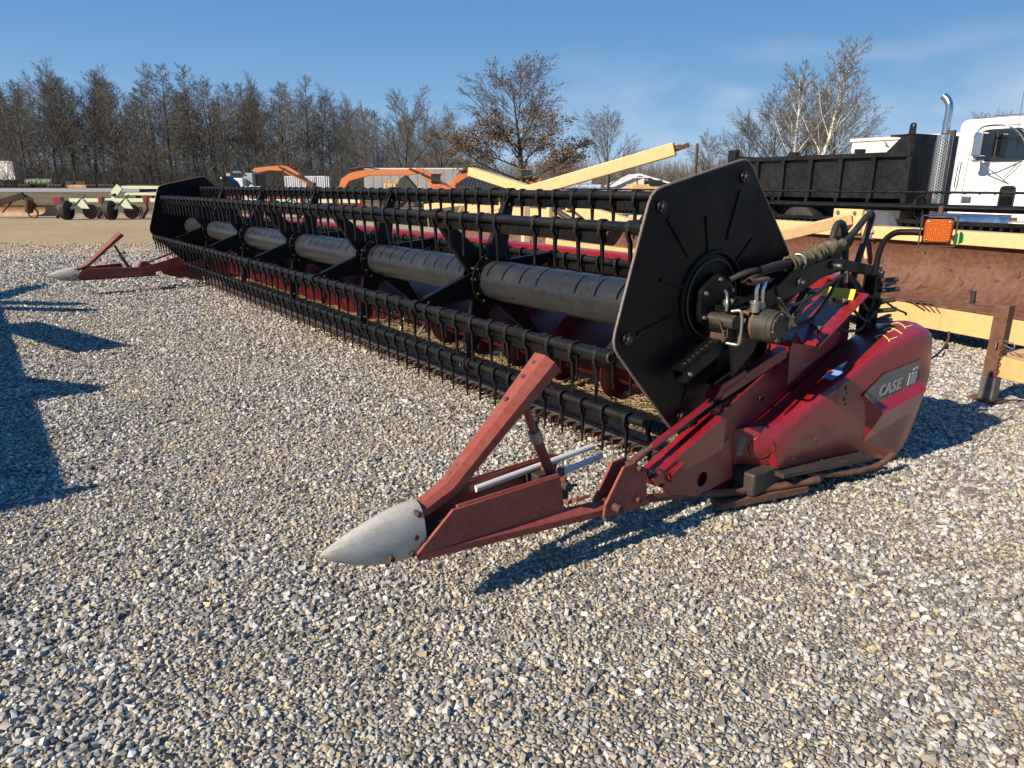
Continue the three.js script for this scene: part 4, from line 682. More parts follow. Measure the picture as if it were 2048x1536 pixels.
{ // white tipper body showing above the black bed
  const T = thing('tipper_body', 'plain white tipper body standing beyond the black dump bed', 'truck body', [8.266, 0, -15.2], 120 * Math.PI / 180);
  const g = (x0, x1, y0, y1, z0, z1) => new THREE.BoxGeometry(x1 - x0, y1 - y0, z1 - z0).translate((x0 + x1) / 2, (y0 + y1) / 2, (z0 + z1) / 2);
  mesh('side_wall', g(.3, 3.9, 1.3, 2.62, 3.6, 3.68), M.whiteOld, T); mesh('top_rail', g(.28, 3.95, 2.62, 2.70, 3.56, 3.72), M.whiteOld, T); mesh('side_wall', g(.3, 3.9, 1.3, 2.62, 5.7, 5.78), M.whiteOld, T); mesh('end_wall', g(3.85, 3.92, 1.3, 2.62, 3.66, 5.72), M.whiteOld, T);
  mesh('floor', g(.3, 3.9, 1.2, 1.3, 3.6, 5.78), M.whiteOld, T); for (const x of [1.0, 2.9]) wheel(T, x, .5, 3.85, .5, .3); mesh('frame_rail', g(.3, 4, .8, 1.2, 4.2, 5.2), M.iron, T);
  mesh('torn_strip', pipe([V3(2.95, 2.58, 3.59), V3(2.86, 2.52, 3.57), V3(2.9, 2.5, 3.57), V3(2.8, 2.45, 3.57)], .012, 10, 5), M.iron, T);
}
// ------------------------------------------------------------------ tan scrapers (local x = far end, z = away from the header)
function bucket(T, s0, s1, h) {
  const pr = [[.02, .345], [.22, .36], [.42, .42], [.56, .54], [.62, .70], [.60, .84], [.545, h - .11]]; const P = [], I = [], n = 20, w = pr.length;
  for (let i = 0; i <= n; i++) for (const [z, y] of pr) P.push(mix(s0, s1, i / n), y, z); for (let i = 0; i < n; i++) for (let j = 0; j < w - 1; j++) { const q = i * w + j; I.push(q, q + w, q + 1, q + 1, q + w, q + w + 1); }
  const g = new THREE.BufferGeometry(); g.setAttribute('position', new THREE.Float32BufferAttribute(P, 3)); g.setIndex(I); g.computeVertexNormals(); mesh('mould_board', g, M.rust, T);
  const L = (y0, y1, z0, z1, m, nm, a = s0, b = s1) => mesh(nm, new RoundedBoxGeometry(b - a, y1 - y0, z1 - z0, 1, .008).translate((a + b) / 2, (y0 + y1) / 2, (z0 + z1) / 2), m, T);
  L(h - .12, h, .50, .56, M.tanClean, 'top_flange'); L(h - .01, h + .012, .50, .72, M.tanClean, 'flange_cap'); L(.15, .362, -.02, .09, M.tan, 'front_beam'); L(.365, .385, .0, .05, M.rust, 'cutting_edge');
  L(.3, h - .13, .63, .67, M.tan, 'back_plate');
  for (const s of [s0, s1]) mesh('end_plate', extr([[-.06, .1], [.7, .1], [.72, h + .02], [.45, h + .02], [.1, .55], [-.06, .5]], .025, .003).rotateY(-Math.PI / 2).translate(s + .0125, 0, 0), M.tan, T);
}
{
  const T = thing('box_scraper', 'tan box scraper with rusty bowl behind the red end cover', 'scraper', [4.341, 0, -6.092], 116.565 * Math.PI / 180);
  bucket(T, -.35, 3.6, 1.04);
  mesh('hitch_bracket', [extr(roundPoly([[1.72, .98], [2.18, .98], [2.18, 1.22], [1.86, 1.22]], .04), .03).translate(0, 0, .46), new RoundedBoxGeometry(.38, .26, .03, 1, .006).translate(2.05, 1.1, .44)], M.tanClean, T);
  mesh('gusset', extr(roundPoly([[.46, .9], [.95, .9], [.92, 1.05], [.75, 1.2], [.46, 1.22]], .08), .025).rotateY(-Math.PI / 2).translate(1.78, 0, 0), M.grey, T);
  for (const s of [1.95, 2.17]) mesh('bracket_bolt', rod(V3(s, 1.19, .425), V3(s, 1.19, .40), .02, 6), M.steel, T);
  mesh('push_arm', beam(V3(2.0, 1.12, .42), V3(2.62, .80, -.75), .10, .12, V3(0, 1, 0), .01), M.tanClean, T);
  mesh('arm_strut', beam(V3(1.85, 1.0, .46), V3(1.8, .7, .5), .09, .03), M.tanClean, T);
  // parking stand: world (3.41, -4.77)
  const q = T.worldToLocal(V3(3.41, 0, -4.77)); T.updateMatrixWorld(true); q.copy(T.worldToLocal(V3(3.41, 0, -4.77)));
  const st = new THREE.Group(); st.name = 'parking_stand'; T.add(st);
  mesh('post', new RoundedBoxGeometry(.095, .70, .075, 1, .006).translate(q.x, .35, q.z), M.rust, st); mesh('worn_foot', new RoundedBoxGeometry(.099, .17, .079, 1, .006).translate(q.x, .10, q.z), M.steel, st); mesh('foot_plate', new THREE.BoxGeometry(.2, .012, .16).translate(q.x, .02, q.z), M.rust, st);
  mesh('clip_pin', [pipe([V3(q.x - .06, .46, q.z - .04), V3(q.x - .13, .45, q.z - .05), V3(q.x - .13, .42, q.z - .05), V3(q.x - .06, .43, q.z - .04)], .004, 14, 5), rod(V3(q.x - .02, .45, q.z - .06), V3(q.x - .02, .40, q.z - .06), .006, 6)], M.steel, st);
  for (let k = 0; k < 9; k++) mesh('chain_link', new THREE.TorusGeometry(.012, .003, 5, 10).scale(1, 1.3, 1).rotateY(k % 2 * 1.57).translate(q.x - .05, .40 - k * .026, q.z - .045), M.rust, st);
  mesh('drawbar', beam(V3(q.x, .30, q.z + .05), V3(q.x - .35, .30, .0), .1, .12, V3(0, 1, 0), .008), M.tan, T);
  mesh('drawbar', beam(V3(q.x - .0, .27, q.z + .04), V3(q.x - 1.2, .27, q.z - .2), .11, .15, V3(0, 1, 0), .008), M.tan, T);
  mesh('crank_rod', pipe([V3(q.x + .02, .69, q.z), V3(q.x + .1, .68, q.z), V3(q.x + .2, .665, q.z + .02), V3(q.x + .24, .67, q.z + .03)], .007, 16, 6), M.rust, T); mesh('crank_grip', rod(V3(q.x + .24, .665, q.z + .03), V3(q.x + .245, .76, q.z + .03), .018, 10), M.rubber, T);
  mesh('wire_bundle', [0, 1, 2, 3].map(i => pipe([V3(.9 - i * .05, .40, -.04), V3(.8 - i * .06, .385 + .01 * i, -.06), V3(.68 - i * .05, .33, -.05)], .006, 10, 5)), M.rustDark, T);
  mesh('dirty_end_wheel', new THREE.CylinderGeometry(.33, .33, .2, 24).rotateZ(Math.PI / 2).translate(-.62, .36, .35), M.rubber, T);
}
{
  const T = thing('land_plane', 'tan land plane with long raised tongue, seen through the reel', 'scraper', [1.43, 0, -8.45], 117 * Math.PI / 180);
  bucket(T, -.3, 6.2, 1.10);
  T.updateMatrixWorld(true); const W = v => T.worldToLocal(v);
  mesh('tongue', beam(W(V3(0.200, 1.402, -9.300)), W(V3(1.911, 1.895, -8.600)), .13, .15, V3(0, 1, 0), .012), M.tanClean, T);
  mesh('tongue_clevis', [rod(W(V3(1.882, 1.890, -8.600)), W(V3(1.980, 1.917, -8.600)), .035, 10), beam(W(V3(1.946, 1.898, -8.550)), W(V3(2.059, 1.942, -8.550)), .03, .05), beam(W(V3(1.980, 1.911, -8.700)), W(V3(2.096, 1.945, -8.700)), .03, .05)], M.rust, T);
  mesh('rear_tongue', beam(W(V3(0.234, 1.420, -9.400)), W(V3(-0.597, 1.676, -10.600)), .12, .12, V3(0, 1, 0), .01), M.tanClean, T);
  mesh('post', beam(W(V3(0.174, 1.427, -9.300)), W(V3(0.172, 0.705, -9.000)), .09, .09, V3(0, 0, 1), .006), M.tanClean, T);
  mesh('post', beam(W(V3(0.455, 1.230, -8.600)), W(V3(0.458, 0.737, -8.500)), .07, .07, V3(0, 0, 1), .006), M.tanClean, T);
  mesh('diagonal_brace', beam(W(V3(0.685, 1.239, -8.700)), W(V3(1.411, 1.049, -7.700)), .10, .12, V3(0, 1, 0), .008), M.tanClean, T);
  mesh('diagonal_brace', beam(W(V3(-0.065, 1.256, -9.400)), W(V3(-0.665, 1.062, -9.600)), .07, .08, V3(0, 1, 0), .006), M.tanClean, T);
  mesh('diagonal_brace', beam(W(V3(-0.615, 1.232, -11.200)), W(V3(-1.406, 1.144, -11.600)), .07, .09, V3(0, 1, 0), .006), M.tanClean, T);
  mesh('lower_beam', beam(W(V3(0.428, 0.804, -8.400)), W(V3(1.399, 0.753, -7.400)), .10, .15, V3(0, 1, 0), .008), M.tan, T);
  mesh('ram', [rod(W(V3(0.486, 1.224, -8.600)), W(V3(0.733, 1.070, -8.300)), .035, 12), rod(W(V3(0.733, 1.070, -8.300)), W(V3(0.946, 0.986, -8.100)), .02, 10)], M.iron, T);
  mesh('ram_hose', pipe([W(V3(0.455, 1.288, -8.600)), W(V3(0.628, 1.250, -8.500)), W(V3(0.739, 1.179, -8.400)), W(V3(0.897, 1.047, -8.200))], .015, 14, 6), M.rubber, T);
  mesh('green_shroud', extr([[-1.585, 1.428], [-1.502, 1.574], [-1.439, 1.613], [-1.307, 1.461], [-1.301, 1.421]], .25).translate(0, 0, -10).applyMatrix4(T.matrixWorld.clone().invert()), M.darkGreen, T);
}
{ // black header of the next row, its reel and rear rail
  const T = thing('black_header', 'black draper header with thin reel rods in front of dump truck', 'grain header', [6.74, 0, -9.5], 123 * Math.PI / 180);   // x runs to the far end
  const tw = [[0, 0], [.0, .23], [-.30, .12], [.2, .12]];
  const batPos = [[0, 1.385], [.25, 1.17], [-.25, 1.18], [.0, .95]];
  for (const [z, y] of batPos) mesh('reel_rod', rod(V3(-1.6, y, z), V3(10.2, y, z), .017, 8), M.blackPoly, T);
  for (let k = 0; k < 60; k++) for (const [i, [z, y]] of batPos.slice(0, 2).entries()) { const x = -1.5 + k * .195; mesh('finger', beam(V3(x, y + .012, z - .018), V3(x + .10, y - .022, z + .01), .006, .02), M.black, T); }
  for (const x of [-1.5, 1.2, 3.9, 6.6, 9.3]) { const s = new THREE.Group(); s.name = 'reel_spider'; T.add(s); mesh('cam_ring', new THREE.TorusGeometry(.17, .014, 6, 28).rotateY(Math.PI / 2).translate(x + .12, 1.17, 0), M.black, s); for (const [z, y] of batPos) mesh('arm', beam(V3(x, 1.17, 0), V3(x, y, z), .012, .07, V3(1, 0, 0)), M.black, s); }
  mesh('reel_tube', rod(V3(-1.5, 1.17, 0), V3(10, 1.17, 0), .05, 14), M.black, T);
  mesh('rear_rail', beam(V3(-1.7, 1.0, -.75), V3(10, 1.0, -.75), .06, .05), M.black, T); mesh('rear_rail', beam(V3(-1.7, .82, -.75), V3(10, .82, -.75), .06, .05), M.black, T);
  for (let k = 0; k < 100; k++) mesh('slat', new THREE.BoxGeometry(.035, .14, .03).translate(-1.65 + k * .117, .91, -.75), M.black, T);
  mesh('deck', beam(V3(-1.7, .42, -.3), V3(10, .42, -.3), .9, .03, V3(0, 1, .25)), M.black, T); mesh('back_sheet', beam(V3(-1.7, .6, .55), V3(10, .6, .55), .03, .62), M.black, T);
  for (const x of [-1.7, 10]) mesh('end_panel', extr([[-.8, .08], [.6, .08], [.6, .95], [-.1, .9], [-.8, .3]], .05).rotateY(-Math.PI / 2).translate(x, 0, 0), M.black, T);
  for (const x of [-1, 3, 8]) mesh('stand_leg', beam(V3(x, 0, .4), V3(x, .5, .4), .06, .06), M.black, T);
  mesh('gauge_dial', new THREE.TorusGeometry(.22, .018, 6, 28).rotateY(Math.PI / 2).translate(3.95, 1.12, -.28), M.black, T);
}
{ // header parked across the aisle to the left: only its shadow reaches the open gravel
  const T = thing('grain_header', 'header parked across the aisle, casting shadow on the gravel', 'grain header', [-3.79, 0, -2.48], HTURN); T.updateMatrixWorld(true); const W = (x, y, z) => T.worldToLocal(V3(x, y, z));
  mesh('back_sheet', beam(V3(-.1, .55, 0), V3(5.3, .55, 0), .05, .8), M.redDeep, T); mesh('top_beam', beam(V3(-.1, 1.0, 0), V3(9.4, 1.0, 0), .14, .12), M.redDeep, T);
  mesh('floor', beam(V3(-.1, .12, .5), V3(9.3, .12, .5), 1.0, .05), M.redDeep, T);
  mesh('reel_arm', beam(W(-7.0, 1.04, -6.9), W(-5.32, 1.06, -5.66), .14, .2), M.black, T);
  mesh('hitch_arm', beam(W(-5.6, 1.0, -4.5), W(-4.74, 1.0, -4.21), .14, .36), M.black, T);
  mesh('lift_arm', beam(W(-8.4, 1.0, -8.45), W(-7.05, 1.03, -8.2), .1, .14), M.black, T); mesh('lift_arm', beam(W(-8.4, 1.0, -8.6), W(-8.7, 1.03, -9.95), .1, .2), M.black, T); mesh('reel_arm', beam(W(-8.1, 1.0, -8.0), W(-6.6, 1.02, -7.75), .1, .12), M.black, T);
  mesh('end_panel', extr([[-.1, .05], [.9, .05], [.9, .4], [.3, 1.0], [-.1, 1.05]], .06).rotateY(-Math.PI / 2), M.redDeep, T);
  for (const x of [1, 5, 9]) mesh('upright', beam(V3(x, 0, 0), V3(x, 1, 0), .08, .08), M.redDeep, T);
  T.position.x += .05; T.position.z += .28;
}
// ------------------------------------------------------------------ cream field cultivator and rusty blade across the yard
{
  const T = thing('field_cultivator', 'cream framed field cultivator with red shanks and black tyres', 'cultivator', [-17.45, 0, -31.5]);
  const bar = (x0, y0, z0, x1, y1, z1, w, h, nm, m = M.mint) => mesh(nm, beam(V3(x0, y0, z0), V3(x1, y1, z1), w, h, V3(0, 1, 0), .01), m, T);
  bar(-1.9, .82, 0, 2.35, .82, 0, .14, .16, 'frame_tube'); bar(2.4, .80, 0, 10.8, .78, 0, .14, .16, 'frame_tube'); bar(-1.7, .80, -1.1, 10.6, .80, -1.1, .13, .13, 'frame_tube');
  bar(.15, 1.36, -.6, 6.4, 1.34, -.6, .16, .13, 'frame_tube'); bar(.3, 1.08, -.4, 2.4, 1.08, -.4, .12, .12, 'frame_tube'); bar(5.9, 1.1, -.4, 7.8, 1.08, -.4, .12, .14, 'frame_tube');
  for (const x of [-.1, 2.25, 5.8]) { bar(x + .32, 1.40, -.3, x, 1.06, -.3, .12, .30, 'fold_arm'); bar(x, 1.10, -.3, x + .05, .70, -.3, .12, .28, 'fold_arm'); mesh('fold_pin', rod(V3(x, 1.02, -.1), V3(x, 1.02, -.5), .05, 10), M.rust, T); }
  for (const x of [-1.92, -.02, 7.2]) { wheel(T, x, .41, .35, .41, .32, 'x', M.rustDark); bar(x + .1, .45, .2, x + .55, .86, 0, .07, .12, 'wheel_arm'); mesh('wheel_bracket', extr([[0, 0], [.6, -.04], [.34, .4]], .05).translate(x + .3, .5, .1), M.mint, T); mesh('wheel_ram', rod(V3(x + .2, .55, .15), V3(x + .75, 1.05, .05), .035, 8), M.rustDark, T); }
  for (const x of [-2.4, -.6, 1.35, 2.6, 4.0, 5.4, 6.8, 8.2, 9.6]) { bar(x + .1, .92, .05, x + .14, .42, .1, .09, .14, 'shank', M.redDeep); bar(x + .14, .44, .1, x - .05, .06, .25, .05, .12, 'point', M.rustDark); mesh('shank_clamp', new RoundedBoxGeometry(.2, .24, .24, 1, .02).translate(x + .1, .84, .02), M.redDeep, T); }
  for (const x of [-1.2, .62, 1.95, 3.3, 4.7, 6.1, 8.9]) { for (const z of [.0, -.25]) mesh('disc_blade', new THREE.CylinderGeometry(.31, .31, .025, 22).rotateX(Math.PI / 2).rotateY(.5).translate(x + z * .5, .33, -.2 + z), M.rust, T); for (let k = 0; k < 3; k++) bar(x + .34 + k * .07, .52, -.1, x + .42 + k * .1, .06, .0, .06, .07, 'chopper_tooth', M.iron); }
  bar(.6, .92, -.9, 2.4, .92, -.9, .3, .24, 'hopper', M.redDeep); bar(3.6, .74, -.9, 10.8, .72, -.9, .4, .5, 'hopper', M.redDeep); for (let k = 0; k < 6; k++) bar(.75 + k * .3, .80, -.74, .75 + k * .3, 1.04, -.74, .04, .03, 'hopper_rib', M.rust);
  bar(.8, 1.22, -.8, 1.7, 1.24, -.8, .1, .12, 'stored_hose', M.iron); bar(-2.55, .95, 0, -2.5, .62, 0, .12, .2, 'hitch_end', M.redDeep); bar(-.1, 1.45, -1.5, 1.2, 1.42, -1.5, .08, .06, 'cross_pole', M.rust);
}
{
  const d = 33, T = thing('grader_blade', 'rusty rear grader blade lying on tan gravel beside grass bank', 'grader blade', [0, 0, 0]);
  const P = [], I = [], n = 12; const a = V3(-24.942, 0.397, -33.000), b = V3(-20.985, 0.397, -33.000); for (let i = 0; i <= n; i++) { const x = mix(a.x, b.x, i / n); for (const [y, z] of [[.08, .0], [.2, -.1], [.36, -.12], [.52, -.05], [.58, .03]]) P.push(x, y, -d + z); } for (let i = 0; i < n; i++) for (let j = 0; j < 4; j++) { const q = i * 5 + j; I.push(q, q + 5, q + 1, q + 1, q + 5, q + 6); } const g = new THREE.BufferGeometry(); g.setAttribute('position', new THREE.Float32BufferAttribute(P, 3)); g.setIndex(I); g.computeVertexNormals(); mesh('blade', g, paint([.30, .19, .11], { dust: [.4, .3, .2], dustAmt: .4, rough: .7, k: 95 }), T);
  mesh('arm', [beam(V3(-23.499, 0.517, -32.000), V3(-21.998, 1.026, -32.500), .22, .26, V3(0, 1, 0), .02), beam(V3(-22.007, 0.982, -32.500), V3(-21.805, 0.470, -32.800), .22, .22, V3(0, 1, 0), .02)], M.rustDark, T); mesh('pivot', rod(V3(-21.735, 0.875, -32.400), V3(-21.979, 0.300, -32.600), .17, 14), M.rustDark, T);
  mesh('brace', [rod(V3(-22.365, 0.875, -32.400), V3(-23.189, 0.278, -32.600), .04, 8), rod(V3(-21.914, 0.274, -32.700), V3(-21.942, 0.504, -32.400), .04, 8)], M.rustDark, T); mesh('skid_wheel', new THREE.TorusGeometry(.22, .04, 6, 18).translate(V3(-21.807, 0.366, -32.600).x, .24, -d + .4), M.rustDark, T);
}
// ------------------------------------------------------------------ machines and buildings along the road
{
  const poly = (T, nm, d, pts, th, m, bev = .02) => mesh(nm, extr(pts, th, bev).translate(0, 0, -d - th / 2), m, T);
  const box = (T, nm, d, x0, y0, x1, y1, th, m, r = .03) => mesh(nm, new RoundedBoxGeometry(x1 - x0, y1 - y0, th, 1, r).translate((x0 + x1) / 2, (y0 + y1) / 2, -d - th / 2), m, T);
  function excavator(label, d, boom, stick, bucketP, cabBox, ram, tx) {
    const T = thing('excavator', label, 'excavator'), z = -d;
    poly(T, 'boom', d, boom, .45, M.orange); poly(T, 'stick', d, stick, .38, M.orange); poly(T, 'bucket', d, bucketP, .7, M.rust);
    for (const [a, b] of ram) { mesh('ram', rod(V3(a[0], a[1] + .1, z + .3), V3(b[0], b[1] + .1, z + .3), .07, 8), M.rustDark, T); mesh('ram_rod', rod(V3(b[0], b[1] + .1, z + .3), V3(b[0] * 2 - mix(a[0], b[0], .7), b[1] * 2 - mix(a[1], b[1], .7) + .1, z + .3), .04, 8), M.chrome, T); }
    mesh('boom_hose', pipe(boom.slice(1, 5).map(([x, y]) => V3(x, y + .05, z + .1)), .035, 12, 5), M.rubber, T);
    const [x0, y0, x1, y1] = cabBox; box(T, 'house', d, x0, y0, x1, y1, 2.2, M.orange, .08); box(T, 'cab', d - .3, x0 + (x1 - x0) * .1, y1, x0 + (x1 - x0) * .45, y1 + (y1 - y0) * .8, 1.2, M.glassDark, .06); box(T, 'cab_roof', d - .35, x0 + (x1 - x0) * .08, y1 + (y1 - y0) * .8, x0 + (x1 - x0) * .47, y1 + (y1 - y0) * .88, 1.3, M.orange, .02);
    const y = gh(0, z); for (const o of [.2, 1.9]) mesh('track', new RoundedBoxGeometry(tx[1] - tx[0], .75, .5, 3, .3).translate((tx[0] + tx[1]) / 2, y + .38, z - o), M.iron, T);
    return T;
  }
  excavator('orange excavator with arched boom beside the ribbed container', 55, [[-19.616, 2.448], [-19.330, 2.665], [-18.262, 2.773], [-17.274, 2.845], [-17.027, 2.665], [-17.311, 2.448], [-18.290, 2.485], [-19.215, 2.304]], [[-17.274, 2.845], [-16.904, 2.773], [-16.041, 2.268], [-15.041, 1.504], [-15.287, 1.285], [-16.223, 1.905], [-17.169, 2.340]], [[-15.404, 1.723], [-14.960, 1.577], [-15.087, 0.918], [-15.703, 0.845], [-15.585, 1.358]], [-21.687, 0.845, -19.462, 1.358], [[[-17.517, 2.665], [-15.631, 1.723]], [[-16.056, 2.086], [-15.275, 1.431]]], [-21.852, -19.188]);
  excavator('orange excavator with long boom in front of the grey trailer', 52, [[-12.447, 1.193], [-12.187, 1.848], [-11.589, 2.226], [-10.641, 2.533], [-9.430, 2.465], [-7.284, 2.533], [-6.355, 2.567], [-6.223, 2.260], [-7.301, 2.123], [-10.166, 2.089], [-11.622, 1.711], [-12.015, 1.193]], [[-6.853, 2.602], [-6.355, 2.567], [-5.163, 1.779], [-4.280, 1.227], [-4.287, 0.950], [-4.827, 0.950], [-6.237, 1.848]], [[-12.579, 1.366], [-12.152, 1.296], [-12.266, 0.672], [-12.694, 0.741]], [-5.984, 0.811, -4.021, 1.573], [[[-11.578, 2.397], [-10.280, 2.602]], [[-7.287, 2.465], [-5.169, 1.573]]], [-6.623, -3.383]);
  excavator('orange excavator with sharply bent boom beside dark metal roof', 58, [[-5.131, 1.350], [-4.473, 2.118], [-3.746, 2.538], [-2.870, 2.500], [-2.955, 2.118], [-3.595, 2.042], [-4.324, 1.581], [-4.655, 1.118]], [[-3.188, 2.538], [-2.632, 2.424], [-1.557, 2.118], [-1.560, 1.812], [-2.875, 2.118]], [[-5.526, 1.581], [-4.967, 1.504], [-4.904, 0.809], [-5.466, 0.809]], [0.642, 1.041, 2.719, 1.888], [[[-4.228, 2.348], [-3.108, 2.576]]], [-0.161, 3.051]);
  { const T = thing('crane_boom', 'orange boom resting under the brown leaved tree', 'boom'); poly(T, 'boom', 58.00, [[0.958, 2.118], [1.437, 2.271], [2.724, 1.504], [2.650, 1.041], [2.086, 1.196], [1.120, 1.735]], .4, M.orange); poly(T, 'boom_foot', 58.00, [[1.844, 1.350], [2.724, 1.504], [2.817, 0.576], [1.690, 0.576]], .6, M.rust); }
  { // dark cab-over truck
    const T = thing('parked_truck', 'dark blue truck facing the yard below the wood', 'truck'); const d = 50; box(T, 'cab', 50.00, -19.693, 1.104, -17.846, 2.231, 2.2, M.grey, .08); box(T, 'bonnet', 49.40, -19.574, 0.977, -18.313, 1.896, 1.4, M.whiteOld, .1); box(T, 'windshield', 49.95, -19.377, 1.901, -18.557, 2.164, .06, M.glassDark, .01); box(T, 'sleeper', 50.50, -18.891, 0.966, -17.785, 2.205, 2, M.bedBlack, .06); box(T, 'sun_visor', 49.85, -19.412, 2.163, -18.442, 2.245, .3, M.iron, .01); box(T, 'roof_lamps', 50.20, -19.264, 2.234, -18.767, 2.366, .3, M.chrome, .02); const p = V3(-19.210, 0.770, -50.000); for (const x of [-.2, 1.6]) wheel(T, p.x + x, gh(0, -d) + .5, -d + .3, .5, .3, 'x'); box(T, 'chassis', 50.40, -19.896, 0.697, -17.876, 0.967, 1.6, M.iron, .02); }
  { const T = thing('black_implement', 'black curved implement hood standing beside the dark truck', 'implement'); const d = 24; poly(T, 'hood', 24.00, [[-9.740, 1.406], [-9.656, 1.708], [-9.402, 1.756], [-9.175, 1.566], [-9.067, 1.342], [-9.225, 1.118], [-9.724, 1.118]], .6, M.black); const p = V3(-9.474, 1.118, -24.000); mesh('leg', beam(V3(p.x - .2, 0, -d - .3), V3(p.x - .2, p.y + .1, -d - .3), .1, .1), M.black, T); mesh('leg', beam(V3(p.x + .2, 0, -d - .3), V3(p.x + .2, p.y + .1, -d - .3), .1, .1), M.black, T); mesh('bolt', new THREE.SphereGeometry(.06, 8, 6).translate(V3(-9.477, 1.677, -24.000).x, V3(-9.477, 1.677, -24.000).y, -d + .31), M.steel, T); }
  { const T = thing('ribbed_container', 'small pale blue container with vertical ribs below the wood', 'container'); const d = 92; box(T, 'shell', 92.00, -28.881, 0.404, -23.563, 2.481, 2.4, M.blueWhite, .04); for (let k = 0; k <= 20; k++) { const x = -28.757 + k * .2712; box(T, 'rib', d - .08, x, 0.465, x + .117, 2.420, .1, k % 7 ? M.whiteOld : M.grey, .01); } }
  { const T = thing('semi_trailer', 'long grey box trailer beside the second excavator', 'trailer'); const d = 78; box(T, 'box', 78.00, -15.927, 0.883, -5.248, 3.101, 2.5, M.grey, .05); box(T, 'roof_edge', 77.96, -15.795, 2.998, -5.244, 3.151, 2.58, M.whiteOld, .03); const y = gh(0, -d); for (let k = 1; k < 12; k++) { const x = -15.912 + k * .953; box(T, 'panel_seam', d - .02, x, 0.935, x + .04, 2.947, .04, M.steel, .005); } for (const x of [-8.846, -7.228]) { wheel(T, x, y + .5, -d - .3, .5, .35); } box(T, 'frame', 78.30, -15.404, 0.671, -5.637, 0.880, 1.5, M.iron, .03); }
  { const T = thing('white_trailer', 'white box trailer parked beyond the road beside the wood', 'trailer'); const d = 108, y = gh(0, -d); const p = V3(-73.872, 1.723, -108.000), q = V3(-78.669, 4.776, -108.000); mesh('box', new RoundedBoxGeometry(p.x - q.x, q.y - y - 1.05, 2.5, 1, .05).translate((p.x + q.x) / 2, (q.y + y + 1.05) / 2, -d - 1.25), M.white, T); mesh('front_panel', new RoundedBoxGeometry(.08, q.y - y - 1.15, 2.3, 1, .02).translate(p.x + .02, (q.y + y + 1.05) / 2, -d - 1.25), M.whiteOld, T); for (const x of [-76.179, -75.133]) { wheel(T, x, y + .5, -d - .3, .5, .35); } mesh('frame', new THREE.BoxGeometry(p.x - q.x, .2, 1.4).translate((p.x + q.x) / 2, y + .95, -d - 1.2), M.iron, T); mesh('landing_leg', new THREE.BoxGeometry(.2, 1, .2).translate(p.x - 1, y + .5, -d - .6), M.iron, T); }
  { const T = thing('storage_tank', 'long pale green tank lying beyond the road', 'tank'); const d = 104, y = gh(0, -d), a = V3(-69.668, 1.507, -104.000), b = V3(-65.862, 1.507, -104.000); mesh('shell', rod(V3(a.x, y + .75, -d), V3(b.x, y + .75, -d), .5, 22), M.green, T); for (const x of [a.x + .6, b.x - .6]) mesh('saddle', new THREE.BoxGeometry(.25, .5, .9).translate(x, y + .22, -d), M.rustDark, T); }
  const scrap = (a, b, seed, m1, m2, label) => { const T = thing('scrap_row', label, 'farm scrap'); const r = rng(seed), d = 101, y = gh(0, -d); mesh('frame', new RoundedBoxGeometry(b - a, .25, 1, 1, .03).translate((a + b) / 2, y + .35, -d), m1, T); for (let x = a + .15; x < b; x += .42) mesh('tine', beam(V3(x, y + .05, -d + .4), V3(x + (r() - .5) * .3, y + .7 + r() * .5, -d + .2), .08, .12), r() < .6 ? m2 : m1, T); };
  scrap(-68.727, -67.051, 1, M.rustDark, M.iron, 'dark tined scrap implement beside the green tank'); scrap(-64.536, -62.581, 2, M.iron, M.rustDark, 'row of black harrow gangs between the tank and pallets'); scrap(-59.228, -57.831, 4, M.rustDark, M.iron, 'short rusty toothed implement beside the pallet stack'); scrap(-57.552, -55.317, 5, M.iron, M.rubber, 'dark pile of worn tyres and tools behind the cultivator');
  { const T = thing('pallet_stack', 'stack of tan timber with black crates on top beyond road', 'pallets'); const d = 101; for (const y of [0.970, 1.138, 1.306]) box(T, 'timber', d, -62.581, y - .06, -59.508, y + .09, 1.2, M.tan, .02); box(T, 'crate', 101.00, -62.376, 1.407, -61.183, 1.842, 1, M.iron, .04); box(T, 'crate', 101.00, -60.910, 1.407, -59.511, 1.842, 1, M.iron, .04); }
  { const T = thing('metal_roof_shed', 'low shed with dark standing seam roof under the tree', 'shed'); const d = 62; box(T, 'wall', 62.50, -4.683, 0.504, 0.000, 1.421, 4.5, M.whiteOld, .03); const a = V3(-4.972, 1.298, -62.000), b = V3(0.257, 1.298, -62.000), c = V3(-4.534, 1.975, -64.500), e = V3(-0.178, 1.975, -64.500); const pts = [a, b, e, c]; const g = new THREE.BufferGeometry(); g.setAttribute('position', new THREE.Float32BufferAttribute([...pts, ...pts.map(p => p.clone().add(V3(0, -.08, 0)))].flatMap(p => [p.x, p.y, p.z]), 3)); g.setIndex([0, 1, 2, 0, 2, 3, 4, 6, 5, 4, 7, 6, 0, 4, 5, 0, 5, 1, 1, 5, 6, 1, 6, 2, 2, 6, 7, 2, 7, 3, 3, 7, 4, 3, 4, 0]); mesh('roof', toCreasedNormals(g, .3), M.darkGreen, T); for (let k = 0; k <= 18; k++) { const t = k / 18; mesh('seam', beam(V3(mix(a.x, b.x, t), a.y + .03, a.z), V3(mix(c.x, e.x, t), c.y + .03, c.z), .05, .06), M.iron, T); } box(T, 'door', 62.45, -3.206, 0.505, -2.678, 1.214, .1, M.iron, .01); box(T, 'window', 62.45, -1.687, 0.839, -1.037, 1.172, .1, M.glassDark, .01); }
